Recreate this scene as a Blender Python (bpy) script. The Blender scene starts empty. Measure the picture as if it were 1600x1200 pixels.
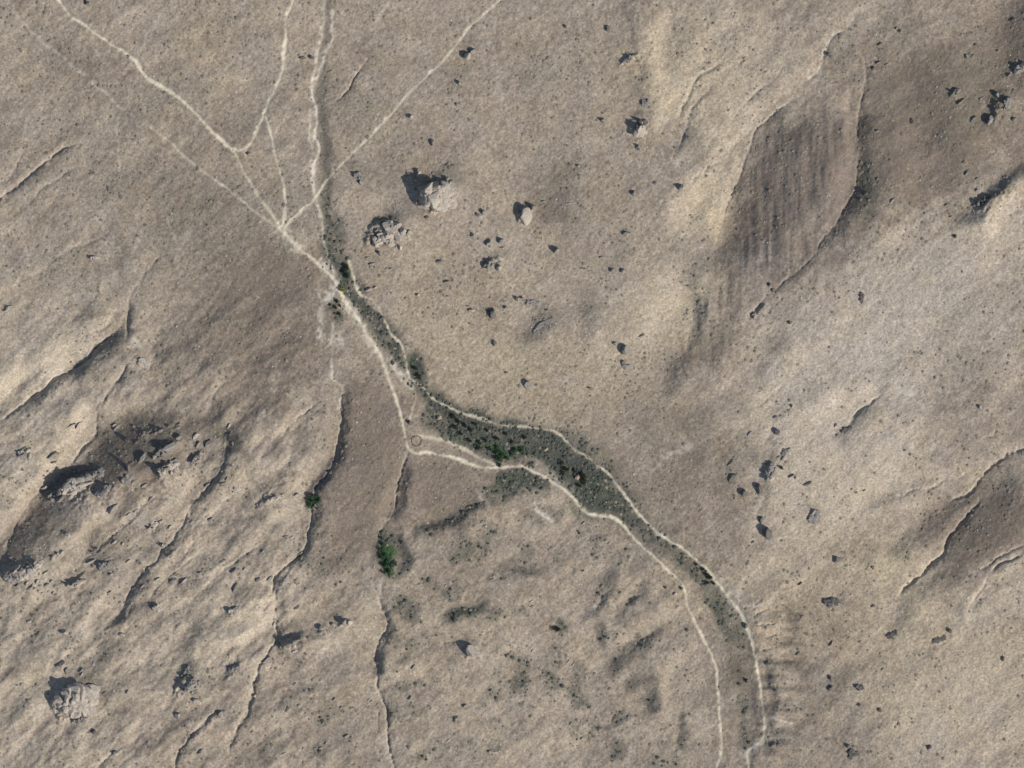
import bpy, math, random
import numpy as np

# ------------------------------------------------------------------ scene, camera, light
sc = bpy.context.scene
C = sc.collection
M = 0.6                                   # metres per photograph pixel (1600 px wide photograph)
ALT = 8000.0
cam_d = bpy.data.cameras.new("camera"); cam = bpy.data.objects.new("camera", cam_d); C.objects.link(cam)
cam.location = (0, 0, ALT); cam.rotation_euler = (0, 0, 0)
cam_d.sensor_width = 36.0; cam_d.lens = 36.0 * ALT / (1600 * M)
cam_d.clip_start = 10; cam_d.clip_end = 200000
sc.camera = cam

SUN_EL = math.radians(36)
SDX, SDY = 0.86, -0.51                    # horizontal direction towards the sun (east, north)
_n = math.hypot(SDX, SDY); SDX /= _n; SDY /= _n
world = bpy.data.worlds.new("World"); sc.world = world; world.use_nodes = True
wn = world.node_tree.nodes; wl = world.node_tree.links
bg = wn["Background"]
sky = wn.new("ShaderNodeTexSky"); sky.sky_type = 'NISHITA'; sky.sun_disc = False
sky.sun_elevation = SUN_EL; sky.sun_rotation = math.atan2(SDX, SDY)
wl.new(sky.outputs[0], bg.inputs[0]); bg.inputs[1].default_value = 0.085
sun_d = bpy.data.lights.new("sun", 'SUN'); sun = bpy.data.objects.new("sun", sun_d); C.objects.link(sun)
sun_d.energy = 3.6; sun_d.angle = math.radians(0.5); sun_d.color = (1.0, 0.945, 0.86)
from mathutils import Vector
sv = Vector((SDX * math.cos(SUN_EL), SDY * math.cos(SUN_EL), math.sin(SUN_EL)))
sun.rotation_euler = sv.to_track_quat('Z', 'Y').to_euler()
sun.location = (0, 0, 500)
sc.view_settings.view_transform = 'Standard'; sc.view_settings.look = 'None'
sc.view_settings.gamma = 1.0; sc.view_settings.use_curve_mapping = False
sc.view_settings.exposure = 0.42
sc.cycles.filter_width = 1.55
sc.cycles.max_bounces = 4; sc.cycles.diffuse_bounces = 2

rng = np.random.default_rng(7)
random.seed(7)

def W(u, v):                              # photograph pixel -> metres
    return (u - 800.0) * M, (600.0 - v) * M

# ------------------------------------------------------------------ tensor grid of the ground sheet
STEP = 1.25
def axis(lo, hi):
    core = np.arange(lo - 45, hi + 45 + 0.01, STEP)
    out = []; s = STEP; p = 0.0
    while p < 42000:
        s *= 1.13; p += s; out.append(p)
    out = np.array(out)
    return np.concatenate([core[0] - out[::-1], core, core[-1] + out])
GU = axis(0, 1600); GV = axis(0, 1200)
NU, NV = len(GU), len(GV)
UU, VV = np.meshgrid(GU, GV)              # (NV, NU)
OUT = np.maximum(np.maximum(-UU, UU - 1600), np.maximum(-VV, VV - 1200))
INSIDE = 1 - np.clip((OUT - 60) / 260.0, 0, 1); INSIDE = INSIDE * INSIDE * (3 - 2 * INSIDE)

# coarse uniform grid for spectral work
CS = 2.0; CU0, CV0, CNU, CNV = -400.0, -400.0, 1200, 1000
KU, KV = np.meshgrid(np.fft.fftfreq(CNU, CS) * 2 * np.pi, np.fft.fftfreq(CNV, CS) * 2 * np.pi)
CUU, CVV = np.meshgrid(CU0 + CS * np.arange(CNU), CV0 + CS * np.arange(CNV))
def spec(seed, lmin, lmax, beta=2.0, ang=None, ratio=1.0):
    """noise with wavelengths lmin..lmax px; ang: direction (deg, image space, v down) along which it is stretched"""
    r = np.random.default_rng(seed)
    f = np.fft.fft2(r.standard_normal((CNV, CNU)))
    if ang is None:
        k = np.hypot(KU, KV)
    else:
        a = math.radians(ang)
        ka = KU * math.cos(a) + KV * math.sin(a); kb = -KU * math.sin(a) + KV * math.cos(a)
        k = np.hypot(ka * ratio, kb)
    k[0, 0] = 1e-9
    amp = k ** (-beta / 1.0) * np.exp(-(k * lmin / (2 * np.pi)) ** 2) * (1 - np.exp(-(k * lmax / (2 * np.pi)) ** 4))
    amp[0, 0] = 0
    n = np.fft.ifft2(f * amp).real
    return n / n.std()
def cubic_matrix(x, x0, step, n):
    t = np.clip((x - x0) / step, 1.001, n - 3.001); i = np.floor(t).astype(int); f = t - i
    Wm = np.zeros((len(x), n), dtype=np.float32); r = np.arange(len(x))
    w = [(-f**3 + 2*f**2 - f) / 2, (3*f**3 - 5*f**2 + 2) / 2, (-3*f**3 + 4*f**2 + f) / 2, (f**3 - f**2) / 2]
    for j in range(4): Wm[r, i + j - 1] += w[j]
    return Wm
MU = cubic_matrix(GU, CU0, CS, CNU); MV = cubic_matrix(GV, CV0, CS, CNV)
def up(c):                                # coarse -> ground grid
    return (MV @ c.astype(np.float32)) @ MU.T
def lattice(seed, L):                     # fine value noise near the frame
    r = np.random.default_rng(seed)
    nu, nv = int(2000 / L) + 8, int(1600 / L) + 8
    a = r.standard_normal((nv, nu))
    A = cubic_matrix(GU, -200.0, L, nu); B = cubic_matrix(GV, -200.0, L, nv)
    return (B @ a.astype(np.float32)) @ A.T

NW1, NW2 = up(spec(11, 14, 60)), up(spec(12, 14, 60))
NW3, NW4 = up(spec(13, 60, 220)), up(spec(14, 60, 220))
NF1, NF2 = up(spec(15, 5, 16, 1.2)), up(spec(16, 5, 16, 1.2))
WARP = {0: (UU, VV),
        1: (UU + 0.3 * NF1 + 0.5 * NW1, VV + 0.3 * NF2 + 0.5 * NW2),
        2: (UU + 0.35 * NF1 + 1.3 * NW1, VV + 0.35 * NF2 + 1.3 * NW2),
        3: (UU + 1.0 * NF1 + 2.6 * NW1 + 3 * NW3, VV + 1.0 * NF2 + 2.6 * NW2 + 3 * NW4)}

def resample(pts, step=7.0):              # Catmull-Rom through the digitised points
    P = [np.array(p[:2], float) for p in pts]
    if len(P) < 3: return P
    Q = [2 * P[0] - P[1]] + P + [2 * P[-1] - P[-2]]
    out = []
    for i in range(1, len(Q) - 2):
        n = max(1, int(np.hypot(*(Q[i + 1] - Q[i])) / step))
        for k in range(n):
            t = k / n
            out.append(0.5 * ((2 * Q[i]) + (-Q[i-1] + Q[i+1]) * t + (2*Q[i-1] - 5*Q[i] + 4*Q[i+1] - Q[i+2]) * t*t
                              + (-Q[i-1] + 3*Q[i] - 3*Q[i+1] + Q[i+2]) * t**3))
    out.append(P[-1]); return out

def line_field(pts, pad, warp=1):
    """window slice, distance, signed distance (+ = right of travel, image space), arc fraction"""
    P = resample(pts)
    A, B = WARP[warp]
    x0 = min(p[0] for p in P) - pad - 14; x1 = max(p[0] for p in P) + pad + 14
    y0 = min(p[1] for p in P) - pad - 14; y1 = max(p[1] for p in P) + pad + 14
    i0, i1 = np.searchsorted(GU, [x0, x1]); j0, j1 = np.searchsorted(GV, [y0, y1])
    i1 = max(i1, i0 + 1); j1 = max(j1, j0 + 1)
    D = np.full((j1 - j0, i1 - i0), 1e9, np.float32); S = np.zeros_like(D); T = np.zeros_like(D)
    L = [0.0]
    for a, b in zip(P[:-1], P[1:]): L.append(L[-1] + float(np.hypot(*(b - a))))
    for k, (a, b) in enumerate(zip(P[:-1], P[1:])):
        sx0, sx1 = sorted((a[0], b[0])); sy0, sy1 = sorted((a[1], b[1]))
        ii0, ii1 = np.searchsorted(GU[i0:i1], [sx0 - pad - 14, sx1 + pad + 14])
        jj0, jj1 = np.searchsorted(GV[j0:j1], [sy0 - pad - 14, sy1 + pad + 14])
        if ii1 <= ii0 or jj1 <= jj0: continue
        gx = A[j0 + jj0:j0 + jj1, i0 + ii0:i0 + ii1]; gy = B[j0 + jj0:j0 + jj1, i0 + ii0:i0 + ii1]
        d = b - a; l2 = float(d @ d) + 1e-9
        t = np.clip(((gx - a[0]) * d[0] + (gy - a[1]) * d[1]) / l2, 0, 1)
        ex = gx - a[0] - t * d[0]; ey = gy - a[1] - t * d[1]
        dist = np.sqrt(ex * ex + ey * ey)
        sub = D[jj0:jj1, ii0:ii1]; m = dist < sub
        sub[m] = dist[m]
        sg = np.sign(d[0] * ey - d[1] * ex)
        S[jj0:jj1, ii0:ii1][m] = (sg * dist)[m]
        T[jj0:jj1, ii0:ii1][m] = ((L[k] + t * math.sqrt(l2)) / L[-1])[m]
    return (slice(j0, j1), slice(i0, i1)), D, S, T
def taper(T, a=0.08, b=0.08):
    return np.clip(T / max(a, 1e-6), 0, 1) * np.clip((1 - T) / max(b, 1e-6), 0, 1)
def maxi(mask, win, val):
    mask[win] = np.maximum(mask[win], val)

def blob(mask, cx, cy, rx, ry, ang, amt, soft=0.5, warp=3, mode='add'):
    r = max(rx, ry) * (1.5 + soft) + 20
    i0, i1 = np.searchsorted(GU, [cx - r, cx + r]); j0, j1 = np.searchsorted(GV, [cy - r, cy + r])
    if i1 <= i0 or j1 <= j0: return
    A, B = WARP[warp]; w = (slice(j0, j1), slice(i0, i1))
    dx = A[w] - cx; dy = B[w] - cy; a = math.radians(ang)
    p = (dx * math.cos(a) + dy * math.sin(a)) / rx; q = (-dx * math.sin(a) + dy * math.cos(a)) / ry
    d = np.sqrt(p * p + q * q)
    val = np.clip((1 + soft - d) / (2 * soft), 0, 1); val = val * val * (3 - 2 * val) * amt
    if mode == 'add': mask[w] += val
    else: mask[w] = np.maximum(mask[w], val)

def cblob(cmap, cx, cy, rx, ry, ang, amt, soft=0.6):       # same on the coarse grid
    dx = CWX - cx; dy = CWY - cy; a = math.radians(ang)
    p = (dx * math.cos(a) + dy * math.sin(a)) / rx; q = (-dx * math.sin(a) + dy * math.cos(a)) / ry
    d2 = p * p + q * q
    val = np.clip((1 + soft - np.sqrt(d2)) / (2 * soft), 0, 1)
    cmap += val * val * (3 - 2 * val) * amt
def cstroke(cmap, pts, w, amt):
    P = resample(pts, 12)
    x0 = min(p[0] for p in P) - 3 * w - 20; x1 = max(p[0] for p in P) + 3 * w + 20
    y0 = min(p[1] for p in P) - 3 * w - 20; y1 = max(p[1] for p in P) + 3 * w + 20
    i0 = max(0, int((x0 - CU0) / CS)); i1 = min(CNU, int((x1 - CU0) / CS) + 1)
    j0 = max(0, int((y0 - CV0) / CS)); j1 = min(CNV, int((y1 - CV0) / CS) + 1)
    gx = CWX[j0:j1, i0:i1]; gy = CWY[j0:j1, i0:i1]
    D = np.full(gx.shape, 1e9)
    for a, b in zip(P[:-1], P[1:]):
        d = b - a; l2 = float(d @ d) + 1e-9
        t = np.clip(((gx - a[0]) * d[0] + (gy - a[1]) * d[1]) / l2, 0, 1)
        D = np.minimum(D, np.hypot(gx - a[0] - t * d[0], gy - a[1] - t * d[1]))
    cmap[j0:j1, i0:i1] += amt * np.exp(-(D / w) ** 2)
CWX = CUU + 3.0 * spec(21, 20, 70) + 1.5 * spec(23, 8, 20, 1.2); CWY = CVV + 3.0 * spec(22, 20, 70) + 1.5 * spec(24, 8, 20, 1.2)

# ------------------------------------------------------------------ what the photograph shows, in its own pixels
TRACKS = {   # name: (points, half width px, strength, label)
 'north_west': ([(60,-45),(92,0),(110,25),(133,40),(143,47),(160,60),(180,73),(197,83),(212,96),(222,112),(232,124),(250,134),(275,149),(293,165),(310,182),(325,198),(340,214),(352,226),(362,234),(374,235)], 2.3, 1.0,
   'pale dirt track running in from the top left corner to the hairpin bend'),
 'north': ([(374,235),(384,232),(393,222),(398,212),(404,195),(412,180),(420,158),(430,140),(438,120),(443,95),(445,70),(446,40),(450,20),(458,0),(470,-45)], 2.4, 1.0,
   'pale dirt track climbing from the hairpin bend to the top edge'),
 'spur': ([(413,178),(420,195),(427,225),(433,250),(440,275),(446,300),(446,330),(442,352),(440,360)], 1.8, 0.85,
   'narrow dirt track forking south off the northbound track'),
 'link': ([(364,234),(375,255),(385,275),(400,300),(418,325),(432,345),(440,358)], 1.8, 0.75,
   'narrow dirt track dropping from the hairpin bend to the four way junction'),
 'old': ([(235,200),(262,219),(290,246),(310,262),(340,285),(370,305),(395,328),(420,346),(440,360)], 1.5, 0.6,
   'faint old track crossing the plain west of the hairpin bend'),
 'main': ([(440,360),(460,380),(480,398),(500,415),(515,430),(527,447),(540,470),(550,485),(562,502),(575,525),(590,545),(600,570),(608,590),(615,612),(622,635),(630,660),(634,685),(640,702),(650,708),(672,708),(695,711),(715,718),(730,724),(755,730),(780,731),(800,729),(815,728),(830,735),(850,745),(870,757),(885,768),(900,782),(912,797),(925,804),(945,806),(960,810),(975,822),(985,835),(1000,850),(1020,868),(1040,888),(1055,900),(1065,912),(1070,925),(1074,945),(1084,968),(1095,990),(1105,1010),(1115,1030),(1121,1055),(1123,1080),(1124,1110),(1127,1140),(1127,1170),(1124,1190),(1120,1200),(1112,1245)], 2.1, 0.85,
   'long dirt track following the south west bank of the dry stream bed'),
 'diagonal': ([(815,-45),(780,0),(765,15),(748,30),(730,47),(705,80),(690,97),(665,120),(640,145),(620,168),(600,190),(580,212),(560,232),(540,250),(522,270),(510,282),(500,298),(488,315),(470,330),(455,345),(442,358)], 1.8, 0.85,
   'straight dirt track running diagonally from the top edge to the four way junction'),
}
PATHS = {
 'bank': ([(545,408),(550,425),(556,445),(565,462),(575,465),(583,468),(592,480),(598,495),(605,510),(613,525),(625,535),(632,548),(634,565),(640,590),(655,600),(665,610),(680,625),(700,636),(720,645),(750,655),(775,662),(800,667),(830,668),(865,673),(880,685),(890,695),(905,707),(925,718),(940,732),(955,745),(965,758),(975,772),(985,785),(1000,805),(1015,820),(1035,838),(1050,848),(1065,855),(1080,868),(1095,880),(1110,895),(1125,915),(1140,935),(1155,955),(1165,975),(1175,1005),(1182,1035),(1188,1075),(1192,1110),(1195,1140),(1190,1160),(1175,1170),(1168,1180),(1170,1200),(1172,1245)], 1.9, 0.92,
   'thin pale path along the north east bank of the dry stream bed'),
 'south_edge': ([(655,681),(680,686),(700,690),(715,697),(735,708),(755,718),(775,727)], 2.2, 0.55,
   'short pale path from the stone ring along the vegetation edge'),
 'riser': ([(646,603),(650,620),(645,640),(641,660),(646,678),(655,683)], 1.7, 0.5,
   'short pale path linking the wash to the stone ring'),
}
WASH = [   # pale gravel of dry channels: points, half width, strength
 ([(504,-45),(505,0),(505,20),(502,45),(500,60),(498,75),(493,100),(488,115),(487,130),(491,150),(494,165),(494,190),(494,215),(496,240),(492,265),(491,300),(497,320),(502,345),(508,380),(515,405),(522,430)], 1.8, 0.9),
 ([(519,18),(517,40),(518,60),(512,75),(506,95),(500,108),(493,122),(487,135)], 2.2, 0.95),
 ([(483,170),(484,200),(485,230),(486,255)], 1.5, 0.6),
 ([(512,418),(520,440),(520,455),(513,463)], 8, 0.8), ([(440,362),(455,376),(470,388)], 8, .6), ([(385,240),(378,232)], 4, .5), ([(500,412),(515,428)], 5, .7), ([(500,455),(502,480)], 3, .5),
 ([(545,473),(556,490),(565,508)], 6, 0.7),
 ([(570,525),(580,538),(592,555)], 4, 0.5),
 ([(606,560),(620,575),(632,590),(642,602)], 5, 0.7),
 ([(503,465),(502,500),(504,530)], 3, 0.5), ([(501,516),(501,526)], 5, 0.75), ([(530,530),(536,545)], 5, 0.45),
 ([(520,500),(520,530),(516,560),(524,590),(534,602),(534,625),(528,640)], 2.2, 0.45),
 ([(856,733),(868,745),(885,757),(893,765)], 3.2, 0.6), ([(1028,832),(1045,846)], 4, 0.6),
 ([(835,786),(842,797),(850,806),(862,812)], 2.6, 0.9), ([(835,786),(850,780)], 1.5, 0.5),
 ([(758,770),(750,778),(762,792)], 1.5, 0.5),
 ([(1120,905),(1135,920),(1150,935)], 7, 0.45), ([(1165,948),(1190,945)], 2, 0.5), ([(1170,975),(1200,958)], 1.5, 0.4),
 ([(1165,1180),(1178,1172),(1195,1158)], 3.5, 0.6), ([(1202,1122),(1215,1126),(1235,1130)], 1.6, 0.7), ([(1200,1152),(1240,1155)], 1.4, 0.35),
 ([(184,178),(183,200),(184,230),(186,268)], 1.1, 0.5), ([(203,120),(202,150),(201,172)], 1.0, 0.4),
 ([(262,5),(252,22),(240,38),(228,56),(220,78),(212,95)], 1.2, 0.35),
 ([(606,5),(600,18),(588,35),(583,45)], 2.5, 0.35),
 ([(1330,30),(1322,45),(1297,60),(1291,80),(1287,90),(1280,110),(1268,122),(1262,135),(1245,150),(1230,162),(1215,172),(1195,190)], 2.2, 0.5),
 ([(20,22),(60,60),(95,88),(125,112),(155,138),(175,155),(200,178),(235,200)], 1.8, 0.4),
 ([(762,60),(775,100),(785,150),(800,200)], 2.0, 0.18), ([(1020,735),(1045,712),(1080,698)], 4, 0.45),
 ([(262,340),(268,360),(273,372)], 1.5, 0.35), ([(206,532),(215,540)], 5, 0.6), ([(218,560),(226,572)], 3, 0.35),
 ([(1450,745),(1480,735)], 2, .2), ([(1405,612),(1425,615)], 4, .5), ([(465,370),(490,372)], 10, .22),
]
# carved channels: points, half width, depth (m), end taper
GULLY = [
 ([(1338,20),(1330,35),(1322,45),(1297,60),(1291,80),(1287,90),(1280,110),(1268,122),(1262,135),(1245,150),(1230,162),(1215,172),(1195,190),(1180,210),(1168,240),(1160,265),(1150,290),(1140,315),(1130,345),(1120,380),(1112,400)], 3.0, 1.1),
 ([(1342,65),(1350,100),(1352,130),(1345,170),(1340,200),(1340,250),(1338,290),(1330,310),(1315,330),(1305,350),(1290,370),(1275,395),(1250,420),(1220,445),(1195,465),(1175,490),(1165,510)], 2.8, 1.1),
 ([(1640,690),(1600,700),(1570,715),(1545,735),(1530,750),(1520,765),(1500,776),(1480,784)], 3.8, 2.6),
 ([(1534,770),(1530,785),(1510,810),(1490,828),(1482,845),(1475,865),(1460,880),(1445,895),(1425,910),(1405,930),(1395,945)], 4.0, 3.6),
 ([(268,392),(250,402),(238,412),(228,425),(220,435),(215,445),(205,460),(202,475),(200,490),(198,510),(195,535)], 2.8, 2.3),
 ([(190,515),(175,525),(160,535),(145,548),(138,560),(125,570),(105,580),(85,592),(70,605),(50,622),(30,635),(10,650),(-20,668)], 4.2, 2.4),
 ([(200,565),(190,585),(175,605),(160,630),(150,650),(147,680),(130,700),(110,725),(85,755),(60,770),(40,790),(20,830),(5,870),(-10,900)], 3.4, 1.9),
 ([(500,625),(480,645),(465,655),(445,675),(425,695),(410,715),(400,728)], 2.4, 1.4),
 ([(517,560),(525,590),(535,605),(535,625),(533,655),(530,680),(525,710),(520,725),(510,745),(497,760),(490,775),(487,800),(485,825),(478,845),(470,865),(455,880),(440,890),(430,905),(428,925),(430,950),(432,975),(435,1000),(425,1010),(415,1030),(405,1045),(400,1070),(395,1095),(385,1120),(370,1140),(360,1170),(350,1215)], 3.0, 2.4),
 ([(640,703),(630,730),(625,750),(622,765),(620,785),(612,800),(605,815),(597,830),(590,850)], 3.0, 2.4),
 ([(597,897),(595,925),(593,945),(600,960),(604,975),(602,990),(592,1003),(588,1020),(587,1040),(590,1065),(595,1090),(606,1110),(606,1140),(610,1170),(615,1200),(618,1245)], 3.0, 2.6),
 ([(590,1105),(590,1125),(588,1148)], 2.0, 1.4),
 ([(350,650),(353,672),(354,695),(350,710),(345,735),(330,755),(320,770),(300,785),(292,800),(288,820),(275,835),(265,850),(240,880),(215,900),(200,930),(185,960),(165,975),(150,985)], 2.8, 2.0),
 ([(-40,330),(0,308),(20,295),(50,270),(75,248),(90,238),(125,220)], 3.4, 2.2),
 ([(0,290),(15,275),(25,258),(35,240)], 3.0, 1.3),
 ([(578,75),(573,95),(560,115),(548,132),(535,150),(523,165)], 2.0, 1.3),
 ([(0,345),(30,330),(60,300),(95,275),(130,255)], 3.0, 0.9),
 ([(200,570),(192,585),(180,602)], 2.2, 1.3),
 ([(345,1105),(325,1125),(310,1140),(290,1160),(275,1190),(270,1230)], 2.6, 1.6),
 ([(230,1140),(212,1152),(180,1175),(150,1200)], 2.6, 1.5),
 ([(400,1050),(390,1100),(360,1160)], 2.4, 1.2),
 ([(1600,868),(1570,880),(1545,893)], 3.2, 1.8), ([(1640,835),(1600,850),(1560,872),(1520,898)], 3.2, 1.4),
 ([(1545,900),(1530,925),(1510,955)], 4, 1.3),
 ([(1380,612),(1350,635),(1330,660),(1318,680)], 4.0, 1.4),
 ([(1440,770),(1470,755),(1500,745),(1520,738)], 4.0, 1.2), ([(1365,790),(1400,778),(1440,765)], 5, 1.1),
 ([(330,500),(345,470),(370,430)], 5, 0.7), ([(165,370),(100,395),(70,415)], 5, .8), ([(190,485),(160,510),(140,520)], 5, 1.0),
 ([(175,555),(140,560),(100,560)], 4, .6),
 ([(1190,470),(1178,485),(1168,500)], 4, 1.6),
 ([(960,905),(945,930),(920,965)], 7, .7), ([(1010,920),(985,940),(965,962)], 6, .8), ([(1030,975),(1000,1005),(965,1030)], 7, .8),
 ([(1225,600),(1195,625),(1170,640)],4,.6),
 ([(870,100),(900,130)],5,.2),
 ([(385,760),(345,790),(310,840),(270,890)], 3, .7), ([(450,720),(420,760),(395,800),(370,850)], 3.4, .8), ([(420,840),(380,870),(330,905),(290,950)], 3.2, .9),
 ([(250,770),(200,815),(150,860),(110,900)], 4, .9), ([(330,860),(290,880),(250,915),(215,960)], 3.2, .8),
 ([(395,590),(350,600),(320,650)], 4, .5),
 ([(1180,960),(1205,952)], 2.2, 1.2),([(1185,978),(1215,972)], 2.4, 1.4),([(1190,996),(1225,990)], 2.4, 1.3),([(1188,1014),(1215,1010)], 2.4, 1.2),([(1175,945),(1190,936)], 2.2, 1.0),
 ([(1010,50),(1080,20)],3,.3), ([(1135,85),(1120,100),(1090,125),(1075,150),(1062,190)], 4, 1.0), ([(1240,95),(1200,130),(1160,165),(1130,200),(1100,240)], 4, .7),
 ([(1185,195),(1160,215),(1130,245),(1095,275),(1070,295)], 3.4, .9), ([(1165,245),(1140,270),(1110,290)], 3, .7),
 ([(1120,120),(1085,170),(1065,220),(1050,250)], 5, .8),
]
# broad shade of real slopes: (stroke points, width, amount): amount < 0 faces away from the sun
SHADE_S = [
 ([(1215,215),(1200,260),(1185,310),(1165,360),(1145,410)], 26, -.34), ([(1245,210),(1240,280),(1225,340),(1200,400)], 30, -.26),
 ([(1290,200),(1285,260),(1275,310)], 22, -.22), ([(1352,185),(1352,240),(1350,290),(1335,325),(1310,360)], 11, -.42),
 ([(1380,200),(1375,270),(1360,330)], 24, -.22), ([(1320,150),(1325,230),(1320,300),(1295,350)], 8, .22),
 ([(1150,250),(1142,290),(1128,330),(1115,370)], 8, .32), ([(1165,180),(1130,235),(1090,290),(1060,330)], 20, .16), ([(1270,95),(1230,140),(1180,180)], 16, .16),
 ([(1290,385),(1250,415),(1215,445)], 9, -.22), ([(1600,265),(1570,285),(1540,315),(1515,345)], 12, -.5), ([(1600,295),(1565,330),(1540,360)], 16, .25),
 ([(1600,20),(1590,60),(1600,100)], 30, -.35), ([(1400,30),(1440,90),(1480,150),(1470,220)], 40, -.12), ([(1560,150),(1545,185)], 10, -.35),
 ([(1430,120),(1460,200),(1500,280)], 30, -.1),
 ([(1580,760),(1540,810),(1510,850),(1480,890)], 24, -.42), ([(1590,800),(1555,840)], 20, -.2), ([(1500,785),(1465,815),(1440,840),(1405,855)], 14, -.42),
 ([(1475,905),(1430,935),(1400,970)], 14, -.22), ([(1600,745),(1570,755)], 16, -.2),
 ([(1500,860),(1470,893),(1440,910)], 6, .2), ([(1600,878),(1555,905),(1530,925),(1510,960)], 8, .36), ([(1560,895),(1500,950)], 22, -.18),
 ([(1350,640),(1330,665),(1315,685)], 12, -.3), ([(1350,605),(1310,625),(1280,640)], 16, .22), ([(1390,600),(1365,618)], 5, -.2), 
 ([(1545,725),(1515,750)], 5, .3), ([(1450,755),(1400,775),(1370,785)], 10, -.16), ([(1430,790),(1380,800)], 6, .12),
 ([(170,700),(150,735),(120,760),(95,780)], 18, -.5), ([(215,665),(190,700),(175,740),(165,760)], 24, -.44), ([(260,660),(235,690),(222,715)], 18, -.3),
 ([(95,775),(60,810),(30,850)], 22, -.42), ([(120,790),(90,830),(40,870)], 18, -.25), ([(0,875),(30,885)], 18, -.4),
 ([(135,650),(110,690),(80,730),(45,770),(15,810)], 14, .26), ([(210,745),(170,790),(130,830),(80,870)], 10, .26), ([(210,770),(180,820),(150,850)], 12, -.2), 
 ([(300,755),(270,790),(230,815)], 10, .22), ([(310,740),(260,750)], 8, .3), ([(330,760),(300,810),(270,860)], 12, -.14),
 ([(430,960),(400,985),(365,1000),(320,1020)], 12, .28), ([(430,925),(400,950),(360,970)], 10, .14), ([(440,1000),(415,1030),(395,1060)], 14, .24),
 ([(480,1010),(440,1030),(430,1060)], 14, .14), ([(385,935),(340,945)], 14, .1),
 ([(230,905),(205,940),(185,965),(150,990)], 9, -.22), ([(195,890),(180,930),(150,960),(110,985)], 12, .18), ([(160,1030),(120,1060)], 16, -.12),
 ([(350,690),(340,730),(305,775),(290,800)], 5, .25), ([(352,700),(347,735),(322,765)], 6, -.4), ([(385,770),(350,800),(310,860)], 14, .1),
 ([(520,715),(505,750),(492,775)], 9, -.5), ([(545,620),(540,680),(535,720)], 8, -.22), ([(500,690),(480,735),(465,770),(440,800)], 16, .2), ([(512,640),(515,690),(505,720)], 10, .14),
 ([(497,790),(490,830),(470,870)], 10, -.25), ([(470,800),(450,850),(430,880)], 14, .12), ([(440,905),(438,960),(436,1000)], 10, -.24),
 ([(470,990),(452,1003),(436,1008)], 4, -.9), ([(500,985),(470,1000)],6,-.2),
 ([(640,740),(630,775),(612,805)], 7, -.4), ([(612,760),(600,800),(590,830)], 9, .18), ([(575,850),(575,890)], 7, .1),
 ([(630,840),(638,870),(625,890)], 9, -.35), ([(604,960),(612,985),(600,1005),(592,1030)], 6, -.3), ([(590,1025),(592,1050)], 9, -.5), ([(580,980),(575,1010),(570,1040)], 12, .14),
 ([(620,1035),(680,1018),(730,1005)], 7, -.14), ([(625,1060),(700,1040)], 12, .08),
 ([(660,832),(690,820),(720,806),(748,790)], 8, -.42), ([(725,845),(760,820)], 14, .12), ([(700,965),(735,955),(750,948)], 9, -.3),
 ([(955,905),(940,940),(922,962)], 12, -.26), ([(1005,925),(975,950),(965,970)], 11, -.26), ([(1025,985),(995,1005),(965,1030),(958,1045)], 14, -.26), ([(985,1072),(1020,1060)], 11, -.22),
 ([(1022,1085),(1022,1105)], 9, -.35), ([(1040,960),(1000,985),(975,1000)], 9, .3), ([(985,920),(960,945)], 6, .22), ([(1060,1030),(1040,1060),(1035,1080)], 12, .25),
 ([(930,1140),(985,1125)], 5, -.25), ([(860,1160),(930,1140),(990,1130)], 6, .12), ([(1065,1120),(1067,1165)], 6, -.32), ([(940,985),(942,1010)], 8, -.25),
 ([(790,890),(830,893)], 10, -.28), ([(800,880),(850,870)], 12, .08), ([(880,860),(960,870)], 20, -.06),
 ([(700,260),(680,280),(655,300)], 14, -.22), ([(620,335),(595,355)], 16, -.22), ([(880,270),(870,330)], 30, -.14), ([(920,480),(920,520)], 12, -.12),
 ([(855,490),(830,520)], 18, -.22), ([(1095,470),(1085,520),(1065,565),(1050,600)], 12, -.3), ([(1140,440),(1130,500),(1110,560)], 16, -.16), ([(1050,440),(1030,480),(1010,520)], 24, .14),
 ([(1085,430),(1110,400)], 14, -.12), ([(1225,520),(1200,560),(1170,600)], 10, -.16), ([(1190,520),(1160,560),(1140,590)], 12, .14),
 ([(980,0),(985,40),(1000,100),(1005,150)], 6, -.1), ([(1035,30),(1020,80),(1040,150),(1030,190)], 14, .18), ([(1100,70),(1070,120),(1045,180)], 14, .12), ([(1070,200),(1060,230)],9,-.18),
 ([(180,530),(150,555),(125,580)], 8, -.34), ([(145,560),(100,590),(60,620)], 8, -.2), ([(165,500),(130,540),(80,575)], 12, .22), ([(0,600),(50,590),(90,575)], 16, .18), ([(195,520),(180,530)], 7, -.4),
 ([(205,480),(206,510)], 5, -.3), ([(40,660),(100,655)], 12, .1),
 ([(60,262),(20,300)], 9, -.22), ([(80,245),(30,285),(-10,312)], 5, .3), ([(150,485),(130,500)], 10, -.2), ([(100,380),(70,400)], 8, -.16), ([(190,380),(195,430)],12,-.12),
 ([(350,670),(370,690)], 16, -.34),
 ([(210,1010),(190,1060),(160,1070)], 18, -.1), ([(300,1040),(280,1070)], 10, -.3), ([(370,1040),(350,1065)], 8, -.3), ([(320,1110),(290,1150)], 7, -.16), ([(350,1080),(300,1130),(270,1170)], 8, .16),
 ([(1206,1040),(1209,1090),(1208,1140)], 5, -.3), ([(1198,950),(1220,930)], 8, .12),
 ([(1300,940),(1320,945)], 10, -.2), ([(1210,690),(1205,740),(1195,800)], 8, -.2), ([(1400,990),(1440,980)], 12, -.15),
 ([(1180,900),(1210,960)], 16, .1), ([(1240,960),(1230,1010)], 7, -.2),
]
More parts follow.
